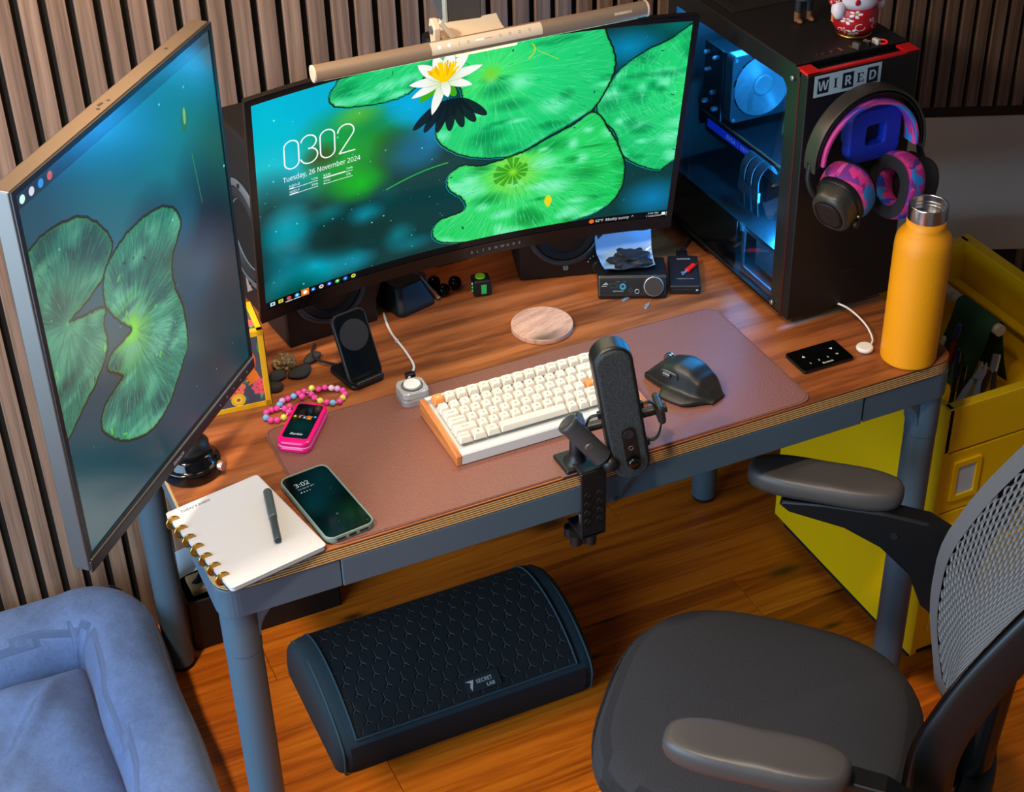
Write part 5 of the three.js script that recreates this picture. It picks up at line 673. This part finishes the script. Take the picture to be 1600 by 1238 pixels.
{
  const t = thing('notebook', 'open ring-disc notebook with a white ruled page and gold discs', 'notebook', [-.199, DH, .743], .195); const W = .1505, L = .204;
  const pg = ctex(1024, 1400, (x, w, h) => { x.fillStyle = '#cdcac8'; x.fillRect(0, 0, w, h); x.strokeStyle = 'rgba(150,150,160,.5)'; x.lineWidth = 2; for (let i = 0; i < 34; i++) { x.beginPath(); x.moveTo(0, 150 + i * 37); x.lineTo(w, 150 + i * 37); x.stroke(); } x.fillStyle = '#33363c'; x.save(); x.translate(120, 92); x.rotate(-.02); x.font = 'italic bold 62px serif'; x.fillText("Today's notes", 0, 0, 330); x.restore(); });
  add('cover', plate(W + .002, L + .002, .0012, .007, .0003), M(0x1d2a3c, .5), t); add('page_block', at(plate(W - .001, L - .001, .0068, .006, .0003), 0, .0012, 0), M(0xb8b6b4, .8), t); add('top_page', at(plate(W, L, .0004, .006, .0001), 0, .0081, 0), M(0xc8c5c3, .75), t);
  add('page_print', new THREE.PlaneGeometry(W - .003, L - .003).rotateX(-Math.PI / 2), new THREE.MeshStandardMaterial({ map: pg, roughness: .75 }), t, [0, .00862, 0]);
  for (let i = 0; i < 7; i++) { const d = new THREE.Group(); d.name = 'disc'; d.position.set(-W / 2 + .002, .0055, -.079 + i * .0253); t.add(d); add('rim', new THREE.TorusGeometry(.0098, .0017, 10, 36), mat.brass, d); add('web', at(cyl(.0086, .0086, .0012, 30).rotateX(Math.PI / 2), -.0016, 0, 0), mat.brass, d); }
}
{
  const t = thing('pen', 'grey metal pen lying on the white notebook page', 'pen', [-.156, DH + .0087 + .0068, .741], -.18); const g = M(0x5d6668, .35, { metalness: .5 });
  const o = (r, s) => superE(2 * r, 2 * r, 2, 10).map(([a, b]) => [a, b, s]);
  add('cap', lathe([[0, 0], [.0058, .0005], [.0066, .003], [.0068, .062], [.0064, .064], [0, .064]], 10).rotateX(-Math.PI / 2), g, t, [0, 0, .006]); add('barrel', lathe([[0, 0], [.0048, 0], [.0055, .002], [.0056, .05], [0, .05]], 24).rotateX(-Math.PI / 2), M(0x4d5557, .35, { metalness: .5 }), t, [0, -.0006, .056]); add('end_disc', at(cyl(.004, .004, .0006, 20).rotateX(Math.PI / 2), 0, -.0006, .0563), mat.darkGrey, t);
}
{
  const t = thing('flip_phone', 'hot pink toy flip phone with a small dark screen on the desk mat corner', 'phone', [-.047, DH + .0026, .552], -.631); const W = .053, L = .106, pk = M(0xe80a78, .2), lp = M(0xf29ac4, .3);
  add('lower_half', plate(W, L, .0088, .012, .0028, 8), pk, t); add('seam_band', at(plate(W - .0008, L - .0008, .002, .0118, .0004, 8), 0, .0084, 0), lp, t); add('upper_half', at(plate(W, L, .0092, .012, .0032, 8), 0, .0102, 0), pk, t);
  const sc = ctex(384, 800, (x, w, h) => { x.fillStyle = '#04100f'; x.fillRect(0, 0, w, h); blob(x, 190, 520, 230, '6,50,44'); x.fillStyle = '#0c0c10'; x.fillRect(0, 0, w, 160); x.save(); x.translate(10, 300); x.rotate(.12); ['#c8c820', '#d8442c', '#2aa8e0', '#e87818', '#2a80e0'].forEach((c, i) => { x.fillStyle = c; if (i === 3) x.fillRect(i * 76 - 14, -66, 80, 90); else { x.beginPath(); x.arc(30 + i * 76, i === 4 ? -60 : 0, 24, 0, 7); x.fill(); } x.fillStyle = '#eef'; x.beginPath(); x.arc(30 + i * 76, i === 4 ? -60 : -8, 10, 0, 7); x.fill(); if (i && i < 3) { x.fillStyle = '#e8b8b8'; x.fillRect(i * 76, -44, 66, 8); } }); x.restore(); x.fillStyle = '#f4eef2'; x.font = 'italic bold 64px serif'; x.fillText('Barbie', 90, 740, 200); });
  add('window', at(plate(W - .012, L - .018, .0008, .006, .0002), 0, .0192, -.003), mat.blackGloss, t); add('display', new THREE.PlaneGeometry(W - .014, L - .021).rotateX(-Math.PI / 2), new THREE.MeshPhysicalMaterial({ color: 0x030303, roughness: .08, emissive: 0xffffff, emissiveMap: sc, emissiveIntensity: .8 }), t, [0, .02012, -.003]); add('hinge', at(cyl(.0045, .0045, W * .6, 20).rotateZ(Math.PI / 2), 0, .0095, -L / 2 + .003), pk, t);
}
{ // bead strap
  const t = thing('bead_strap', 'looped strap of pink, blue and yellow beads behind the pink phone', 'bead strap', [-.02, DH, .475]);
  const C = { p: M(0xe8489c, .2), b: M(0x7ab8ea, .2), y: M(0xdfe05a, .2), l: M(0xdba6d8, .2), w: M(0xf0c4dc, .2), r: M(0xe04a80, .2) }, g = new THREE.SphereGeometry(.0052, 20, 14);
  const S = 'bppypppbplpbpppyppwlppypbpypprpp'; const P = [[-88, 492], [-83, 502], [-74, 506], [-63, 504], [-83, 479], [-74, 476], [-65, 476], [-58, 468], [-54, 482], [-51, 460], [-41, 458], [-31, 456], [-21, 452], [-11, 450], [-4, 463], [1, 453], [11, 455], [22, 455], [31, 461], [39, 467], [45, 476], [44, 487], [38, 495], [30, 502], [19, 501], [11, 495], [3, 487], [-2, 475], [-20, 467], [-45, 479], [-51, 493]];
  P.forEach(([x, z], i) => add('bead', g, C[S[i]] || C.p, t, [x / 1000 + .02, .0054 + (i === 15 || i === 28 ? .004 : 0), z / 1000 - .475]));
  const cm = M(0xe8d8e0, .5); add('cord', tube([0, 1, 2, 3, 30, 29, 8, 6, 5, 4, 0].map((i) => [P[i][0] / 1000 + .02, .0054, P[i][1] / 1000 - .475]), .0008, 90, 5), cm, t); add('cord', tube([7, 9, 10, 11, 12, 13, 15, 16, 17, 18, 19, 20, 21, 22, 23, 24, 25, 26, 27, 14, 13].map((i) => [P[i][0] / 1000 + .02, .0054, P[i][1] / 1000 - .475]), .0008, 120, 5), cm, t);
}
// ------------------------------------------------------------------ left rear of the desk
{
  const t = thing('floral_box', 'yellow-edged card box printed with bright flowers behind the left monitor', 'box', [-.135, DH, .402], -.09); const W = .146, H = .139, D = .088;
  const art = ctex(640, 600, (x, w, h) => { x.fillStyle = '#4a4c58'; x.fillRect(0, 0, w, h); const fl = (X, Y, r, c, d, n) => { x.fillStyle = c; for (let i = 0; i < n; i++) { x.beginPath(); x.ellipse(X + r * .6 * Math.cos(i / n * 6.28), Y + r * .6 * Math.sin(i / n * 6.28), r * .5, r * .36, i / n * 6.28, 0, 7); x.fill(); } x.beginPath(); x.arc(X, Y, r * .6, 0, 7); x.fill(); x.fillStyle = d; for (let i = 0; i < 7; i++) { x.beginPath(); x.ellipse(X + r * .5 * Math.cos(i * .9 + .4), Y + r * .5 * Math.sin(i * .9 + .4), r * .12, r * .08, i, 0, 7); x.fill(); } };
    const leaf = (X, Y, L, a, c) => { x.save(); x.translate(X, Y); x.rotate(a); x.fillStyle = c; x.beginPath(); x.moveTo(0, 0); x.quadraticCurveTo(L / 2, -L * .3, L, 0); x.quadraticCurveTo(L / 2, L * .3, 0, 0); x.fill(); x.restore(); };
    for (let i = 0; i < 22; i++) leaf(w * hash(i, 1, 2), h * hash(i, 2, 2), 80 + 70 * hash(i, 3, 2), 6 * hash(i, 4, 2), ['#2f8f4a', '#3aa860', '#2a6a90', '#1f7a58'][i % 4]);
    for (let k = 0; k < 7; k++) leaf(600, 240, 150, 2.2 + k * .36, k % 2 ? '#d82a1c' : '#e8601c'); for (let k = 0; k < 7; k++) leaf(610, 350, 120, 1.6 + k * .4, '#f07a20');
    fl(400, 430, 92, '#f2745c', '#c83a2c', 9); fl(620, 460, 70, '#e85a68', '#b82a3a', 8); fl(430, 90, 60, '#f2906a', '#fff0e0', 6); fl(120, 160, 90, '#f0b030', '#a84a10', 9); fl(180, 420, 90, '#e2506a', '#8a1a30', 9); fl(260, 250, 60, '#f28a30', '#fff', 7);
    x.fillStyle = '#f2bc1c'; x.beginPath(); x.arc(430, 545, 58, 0, 7); x.fill(); x.fillStyle = '#f8d860'; x.beginPath(); x.arc(430, 545, 32, 0, 7); x.fill(); x.fillStyle = '#c05a18'; x.beginPath(); x.arc(430, 545, 16, 0, 7); x.fill(); });
  const ye = M(0xe8ae14, .5), am = new THREE.MeshStandardMaterial({ map: art, roughness: .5 });
  add('card_body', at(rb(W, H, D, .001), 0, H / 2, 0), ye, t); add('front_art', new THREE.PlaneGeometry(W - .018, H - .018), am, t, [0, H / 2, D / 2 + .0003]); add('top_art', new THREE.PlaneGeometry(W - .018, D - .018).rotateX(-Math.PI / 2), am, t, [0, H + .0003, 0]);
  const e = .009; add('edge_trim', join([at(rb(W + .001, e, .0012, .0004), 0, e / 2, D / 2 + .0004), at(rb(W + .001, e, .0012, .0004), 0, H - e / 2, D / 2 + .0004), at(rb(e, H, .0012, .0004), W / 2 - e / 2, H / 2, D / 2 + .0004), at(rb(e, H, .0012, .0004), -W / 2 + e / 2, H / 2, D / 2 + .0004), at(rb(W, .0012, e, .0004), 0, H + .0002, D / 2 - e / 2), at(rb(e, .0012, D, .0004), W / 2 - e / 2, H + .0002, 0)]), ye, t); add('side_edge', at(rb(.0012, H, D, .0004), W / 2 + .0008, H / 2, -.0), M(0x1c1a18, .7), t);
}
{
  const stone = (p, s, turn, sd, lb) => { const g = new THREE.SphereGeometry(1, 28, 18); const P = g.attributes.position; for (let i = 0; i < P.count; i++) { const x = P.getX(i), y = P.getY(i), z = P.getZ(i), n = 1 + .1 * Math.sin(3 * x + sd) * Math.cos(2.4 * z + sd * 2) + .05 * Math.sin(5 * y + sd); P.setXYZ(i, x * s[0] * n, Math.max(-.85, y) * s[1] * n, z * s[2] * n); } g.computeVertexNormals(); solo('pebble', lb, 'stone', g, M(0x2b2825, .55, { bumpMap: grainBump, bumpScale: .0003 }), [p[0], DH + s[1] * .86, p[1]], [0, turn, 0], 'dark pebbles by the floral box'); };
  stone([.031, .365], [.018, .0075, .0095], .5, 1, 'slim oval dark pebble nearest the phone stand');
  stone([.0, .396], [.02, .009, .0145], .3, 2, 'largest rounded triangular dark pebble in front of the rough rock');
  stone([-.036, .39], [.016, .008, .0115], .2, 3, 'round dark pebble left of the triangular one, upper of two');
  stone([-.05, .418], [.015, .0075, .0115], -.2, 4, 'dark pebble touching the floral box corner, nearest the beads');
  const g = new THREE.IcosahedronGeometry(1, 5).toNonIndexed(); const P = g.attributes.position; for (let i = 0; i < P.count; i++) { const x = P.getX(i), y = P.getY(i), z = P.getZ(i); const n = .75 + .5 * pn(x * 5 + 20, y * 5 + z * 4 + 20, 97, 97, 3) + .22 * pn(x * 14 + 40, (y + z) * 12 + 40, 97, 97, 5); P.setXYZ(i, x * .0175 * n, Math.max(-.7, y) * .0125 * n, z * .0145 * n); } g.computeVertexNormals();
  solo('rough_rock', 'rough brown-gold rock beside the floral box and dark pebbles', 'stone', g, M(0x6e5a38, .5, { metalness: .35 }), [-.016, DH + .0095, .362]);
}
{
  const t = thing('charging_stand', 'black upright phone charging stand with a round pad', 'charging stand', [.083, DH, .437], .21); const bk = M(0x121214, .4);
  add('foot_plate', plate(.062, .078, .008, .01, .002), bk, t, [0, 0, 0]);
  const s = new THREE.Group(); s.name = 'upright'; s.position.set(0, .008, .034); s.rotation.x = -.42; t.add(s);
  add('slab', at(ext(shape(rrect(.062, .118, .013, 8)), .009, .002, 3), 0, .058, -.009), M(0x1a1a1c, .35), s); add('gloss_face', at(ext(shape(rrect(.057, .113, .011, 8)), .001, .0003), 0, .058, -.0006), mat.blackGloss, s); add('charging_pad', at(cyl(.0255, .0255, .0012, 48).rotateX(Math.PI / 2), 0, .078, .0006), M(0x161617, .75), s);
  add('lip', at(rb(.05, .007, .014, .003), 0, .002, .006), bk, s); add('stem', at(rb(.03, .045, .006, .002).rotateX(.5), 0, .02, -.03), bk, s);
  add('cable', tube([[-.01, .004, -.036], [-.03, .012, -.05], [-.038, .014, -.066], [-.03, .01, -.09], [-.01, .004, -.115]], .0024, 30, 7), mat.blackMatte, t);
}
{
  const t = thing('watch_charger', 'clear acrylic cube holding a round white watch charger with a white cable', 'charger', [.139, DH + .0, .541], -.02);
  const ac = new THREE.MeshPhysicalMaterial({ color: 0xffffff, roughness: .04, transmission: .72, thickness: .004, ior: 1.42 });
  add('acrylic_block', plate(.046, .046, .013, .011, .0022, 8), ac, t, [0, .0002, 0]); add('acrylic_block', plate(.045, .045, .012, .011, .0022, 8), ac, t, [0, .0142, 0]);
  add('white_disc', lathe([[0, 0], [.0125, 0], [.0135, .001], [.0135, .0035], [.0125, .0045], [0, .0045]], 40), mat.white, t, [0, .0268, 0]); add('dark_ring', new THREE.TorusGeometry(.0162, .001, 8, 40).rotateX(Math.PI / 2), M(0x2a3034, .3), t, [0, .0268, 0]);
  add('cable', tube([[0, .02, -.02], [.012, .012, -.045], [.032, .004, -.08], [.036, .0024, -.13], [.034, .0024, -.19], [.038, .0024, -.228], [.044, .0024, -.258]], .0021, 60, 8), M(0xd6d2cc, .5), t); add('cable_clip', at(rb(.016, .012, .011, .002), .014, .011, -.048), mat.black, t, [0, 0, 0]); add('cable_tie', at(rb(.006, .006, .004, .001), .0335, .0034, -.165), M(0xb8b0a8, .5), t);
}
solo('coaster', 'round pale wooden coaster on the desk behind the mat', 'coaster', muv(lathe([[0, 0], [.051, 0], [.0525, .0015], [.0525, .0095], [.0515, .011], [0, .011]], 64), 'x'), new THREE.MeshStandardMaterial({ map: wood([190, 148, 128], [206, 166, 146], [160, 118, 98], 131, { w: 512, h: 256, len: .16, wid: .11, fine: .3, knots: 1 }), roughness: .6 }), [.411, DH, .446], [0, .25, 0]);
{ // giant keycap and things beside it
  const lo = (w, d, y, r, dz) => rrect(w, d, r, 6).map(([a, b]) => [a, y, b + dz]).reverse();
  solo('keycap_box', 'oversized black keycap-shaped box under the curved monitor', 'box', loft([lo(.074, .074, 0, .01, 0), lo(.078, .078, .004, .01, 0), lo(.076, .076, .012, .011, 0), lo(.058, .054, .044, .012, -.007), lo(.054, .05, .0475, .011, -.007), lo(.03, .03, .0455, .01, -.007)]), M(0x111114, .5), [.235, DH, .266], [0, .276, 0]);
  const st = thing('stylus', 'thin pale metal stick leaning on the black keycap-shaped box', 'stylus', [.2905, DH + .004, .287]); st.rotation.set(-.95, .15, .42); add('rod', at(cyl(.0032, .0032, .05, 12), 0, .026, 0), M(0xb08a66, .4, { metalness: .3 }), st); add('band', at(cyl(.0034, .0034, .008, 12), 0, .036, 0), M(0x4a90c8, .4), st); add('tip', at(cyl(.0015, .0012, .012, 10), 0, .056, 0), mat.silver, st); add('end_cap', at(cyl(.0036, .0036, .006, 12), 0, .004, 0), M(0x8a7a68, .4), st);
  const bg = new THREE.SphereGeometry(.0118, 32, 20), bm = M(0x1c1c1f, .12, { metalness: .9 });
  [['glossy black ball nearest the black keycap-shaped box', .2985, .243], ['glossy black ball in front of the other two', .3035, .2745], ['glossy black ball nearest the green-buttoned cube', .331, .2605]].forEach(([lb, x, z]) => solo('metal_ball', lb, 'ball', bg, bm, [x, DH + .0119, z], [0, 0, 0], 'glossy balls under the monitor'));
  solo('round_cap', 'small dark round cap lying behind the black keycap-shaped box', 'cap', lathe([[0, 0], [.012, 0], [.0125, .002], [.0125, .009], [.011, .011], [0, .011]]), M(0x2a2724, .5), [.285, DH, .205]);
  const c = thing('fidget_cube', 'black fidget cube with green buttons on top and front', 'fidget cube', [.3665, DH, .2935], -.2); const gr = M(0x25c060, .4);
  add('body', at(rb(.031, .031, .031, .004, 3), 0, .0158, 0), M(0x0d0f14, .5), c); add('top_button', lathe([[0, 0], [.0085, 0], [.009, .0015], [.0085, .0035], [.006, .003], [0, .003]], 32), M(0x8edc2a, .4), c, [-.001, .0308, 0]); add('front_switch', at(rb(.0095, .018, .003, .001), .002, .015, .0155), gr, c); for (const y of [.008, .015, .022]) add('side_button', at(new THREE.SphereGeometry(.0026, 12, 8), -.0155, y, .004 ), y > .02 ? M(0x9fe0ea, .3) : gr, c);
}
{ // headphone amplifier, pouch, cloth
  const t = thing('headphone_amplifier', 'black headphone amplifier with a large silver-rimmed dial', 'amplifier', [.608, DH, .395], -.44); const W = .118, D = .082, H = .036, bk = M(0x0e0f12, .42);
  add('housing', at(ext(shape([[-D / 2, .0], [D / 2, .0], [D / 2, .006], [D / 2 - .014, H - .003], [D / 2 - .018, H], [-D / 2 + .004, H], [-D / 2, H - .004]]), W, .003).rotateY(-Math.PI / 2), W / 2, .001, 0), bk, t);
  const f = new THREE.Group(); f.name = 'front_face'; f.position.set(0, .0225, D / 2 - .0072); f.rotation.x = -.44; t.add(f);
  const k = new THREE.Group(); k.name = 'dial'; k.position.set(.036, -.001, .001); f.add(k); k.userData.label = 'large silver-rimmed dial'; add('skirt', lathe([[0, 0], [.0175, 0], [.0175, .008], [.016, .0095], [0, .0095]], 48).rotateX(Math.PI / 2), mat.silver, f, [.036, -.001, .0005]); f.remove(k); add('dial_face', at(cyl(.0155, .0155, .001, 48).rotateX(Math.PI / 2), .036, -.001, .0104), M(0x3a3632, .45, { metalness: .4 }), f);
  const pr_ = ctex(512, 160, (x) => { x.fillStyle = '#0e0f12'; x.fillRect(0, 0, 512, 160); x.fillStyle = '#2f7f9c'; x.font = '20px sans-serif'; x.fillText('GAME', 190, 26); x.fillText('CHAT', 280, 26); x.beginPath(); x.arc(280, 82, 40, 0, 7); x.fill(); x.fillStyle = '#0e2a38'; x.beginPath(); x.arc(280, 82, 20, 2.4, 7.0); x.fill(); x.strokeStyle = '#2a5a70'; x.lineWidth = 3; x.strokeRect(120, 44, 90, 50); x.fillStyle = '#a8b4b8'; x.font = '22px sans-serif'; x.fillText('BLACKSHARK', 160, 146, 130); x.fillStyle = '#85888a'; x.beginPath(); x.moveTo(20, 60); x.lineTo(70, 24); x.lineTo(100, 54); x.lineTo(60, 60); x.fill(); x.fillRect(12, 70, 70, 8); x.beginPath(); x.arc(380, 130, 22, 0, 7); x.strokeStyle = '#5a6a80'; x.stroke(); });
  add('print', new THREE.PlaneGeometry(.07, .022), new THREE.MeshStandardMaterial({ map: pr_, roughness: .4 }), f, [-.02, -.001, .0012]);
  add('headphone_jack', lathe([[.0028, 0], [.0045, 0], [.0042, .0012], [.003, .0008]], 24).rotateX(Math.PI / 2), mat.silver, f, [.008, -.01, .001]);
  const tray = solo('plastic_pouch', 'shiny pale blue plastic pouch lying on the black amplifier', 'pouch', grid(24, 18, (u, v) => { const x = -.05 + .1 * u, z = -.04 + .07 * v, e = Math.max(Math.abs(2 * u - 1), Math.abs(2 * v - 1)); return [x * (1 - .12 * v), .004 + .01 * e ** 4 + .0015 * Math.sin(u * 13 + v * 7) + (v < .22 ? .032 * (1 - v / .22) ** 1.4 : 0), z]; }), new THREE.MeshPhysicalMaterial({ color: 0x8fb4d8, roughness: .15, clearcoat: .6, side: THREE.DoubleSide }), [.604, DH + .0375, .384], [0, -.3, 0]);
  solo('black_cloth', 'crumpled black cloth folded inside the pale blue pouch', 'cloth', (() => { const g = new THREE.IcosahedronGeometry(1, 5); const P = g.attributes.position; for (let i = 0; i < P.count; i++) { const x = P.getX(i), y = P.getY(i), z = P.getZ(i), n = 1 + .28 * Math.sin(x * 5 + z * 3) * Math.cos(z * 5 - y * 3) + .1 * Math.sin(11 * x - 7 * z); P.setXYZ(i, Math.sign(x) * Math.abs(x) ** .7 * .034 * n, Math.max(-.4, y) * .012 * n, Math.sign(z) * Math.abs(z) ** .7 * .026 * n); } g.computeVertexNormals(); return flat(g); })(), M(0x0b0d12, .7), [.615, DH + .0487, .382], [0, -.3, .0]);
}
{
  const t = thing('card_reader', 'flat black memory card reader box next to the computer tower', 'card reader', [.702, DH, .413], -.47);
  add('housing', at(rb(.053, .017, .106, .003), 0, .0088, 0), M(0x121318, .5), t); const lb = ctex(256, 512, (x) => { x.fillStyle = '#14151a'; x.fillRect(0, 0, 256, 512); x.fillStyle = '#aeb6ba'; x.font = 'bold 34px sans-serif'; x.fillText('SanDisk', 70, 60); x.font = 'bold 30px sans-serif'; x.fillText('CF·e', 100, 300); x.font = '18px sans-serif'; x.fillText('memory card reader', 50, 410, 170); });
  add('top_print', new THREE.PlaneGeometry(.047, .098).rotateX(-Math.PI / 2), new THREE.MeshStandardMaterial({ map: lb, roughness: .5 }), t, [0, .01745, 0]); add('card_slot', at(rb(.036, .004, .002, .0008), -.003, .009, .0526), mat.blackMatte, t); add('led', at(rb(.004, .003, .001, .0004), .021, .009, .053), M(0xa8c0d0, .4), t); add('cable', tube([[.0, .009, -.052], [.0, .012, -.075], [.01, .008, -.11], [.03, .003, -.16]], .0028, 30, 8), mat.blackMatte, t); add('plug', at(rb(.02, .011, .026, .003), 0, .0095, -.064), mat.black, t);
  const r = thing('pocket_screwdriver', 'small bright red tool with a steel tip lying on the card reader', 'screwdriver', [.712, DH + .0176 + .0046, .418], .5); add('red_grip', cyl(.0045, .0045, .022, 20).rotateZ(Math.PI / 2), M(0xe8160f, .35), r); add('tip', at(cyl(.0024, .0018, .014, 14).rotateZ(Math.PI / 2), -.018, 0, 0), M(0x7ab0d8, .3, { metalness: .6 }), r); add('cap', at(cyl(.0028, .0028, .009, 14).rotateZ(Math.PI / 2), .0155, 0, 0), mat.steel, r);
}
[['clear plastic clip on the desk below the amplifier, left one', .578, .43, .3], ['clear plastic clip with a thin prong below the amplifier, right one', .6, .466, .75]].forEach(([lb, x, z, a]) => { const c = thing('plastic_clip', lb, 'clip', [x, DH, z], a, 'clear clips on the desk'); const m = new THREE.MeshPhysicalMaterial({ color: 0xdfeaf4, roughness: .1, transmission: .85, thickness: .002 }); add('body', at(rb(.016, .0035, .006, .0012), 0, .0019, 0), m, c); add('prong', at(rb(.018, .0016, .0018, .0006), .016, .001, 0), m, c); });
{
  const t = thing('desk_control', 'black glass desk height control panel with white symbols', 'control panel', [.774, DH, .731]); 
  add('housing', plate(.095, .059, .0055, .0045, .0008), M(0x0b120f, .3), t); add('glass', at(plate(.094, .058, .0008, .0042, .0002), 0, .0055, 0), mat.blackGloss, t);
  const tx = ctex(512, 320, (x) => { x.fillStyle = '#050607'; x.fillRect(0, 0, 512, 320); x.fillStyle = '#dfe6e8'; x.beginPath(); x.moveTo(90, 130); x.lineTo(124, 130); x.lineTo(107, 98); x.fill(); x.beginPath(); x.moveTo(396, 98); x.lineTo(430, 98); x.lineTo(413, 130); x.fill(); x.font = 'bold 34px sans-serif'; x.fillText('1', 100, 250); x.fillText('2', 200, 236); x.fillText('3', 300, 228); x.font = 'bold 28px sans-serif'; x.fillText('M', 402, 220); x.font = 'bold 34px sans-serif'; x.fillText('Branch', 210, 296); });
  add('print', new THREE.PlaneGeometry(.09, .0555).rotateX(-Math.PI / 2), new THREE.MeshPhysicalMaterial({ map: tx, roughness: .1 }), t, [0, .0066, 0]);
}
{
  const t = thing('charging_puck', 'small white charging puck with a curved white cable near the bottle', 'charger', [.853, DH, .744]);
  add('puck', lathe([[0, .001], [.012, .001], [.0138, .003], [.0142, .0055], [.0135, .0078], [.012, .009], [.0108, .0088], [0, .0088]], 44), mat.white, t); add('cable', tube([[.012, .005, -.002], [.022, .007, -.01], [.031, .012, -.035], [.034, .016, -.065], [.03, .02, -.095], [.022, .022, -.112]], .0017, 40, 8), mat.white, t);
  add('plug_sleeve', at(cyl(.0021, .0021, .01, 10).rotateX(Math.PI / 2), 0, 0, 0), mat.white, t, [.0215, .0222, -.116]);
}
{
  const t = thing('water_bottle', 'tall mustard-orange insulated bottle with an open steel rim', 'bottle', [.905, DH, .79]);
  add('body', lathe([[0, 0], [.041, 0], [.0438, .002], [.0448, .006], [.0448, .205], [.0442, .216], [.042, .226], [.037, .2335], [.0325, .238], [.0305, .243], [.0302, .258], [0, .258]], 64), M(0xf09c0c, .42, { bumpMap: noiseTex(256, [128, 128], 91, 0, 255, [6, 6]), bumpScale: .00015 }), t);
  add('rim', lathe([[.0296, .256], [.0303, .257], [.0303, .279], [.0295, .281], [.0285, .2805], [.0275, .279], [.0275, .262], [.0265, .26], [.0272, .258], [.026, .22], [.0, .2585]].slice(0, 8).concat([[.0262, .2592], [0, .2588]]), 56), mat.steel, t);
  for (const y of [.264, .2695]) add('thread', at(new THREE.TorusGeometry(.0272, .0011, 8, 48).rotateX(Math.PI / 2), 0, y, 0), mat.steel, t);
}
renderer.render(scene, camera);
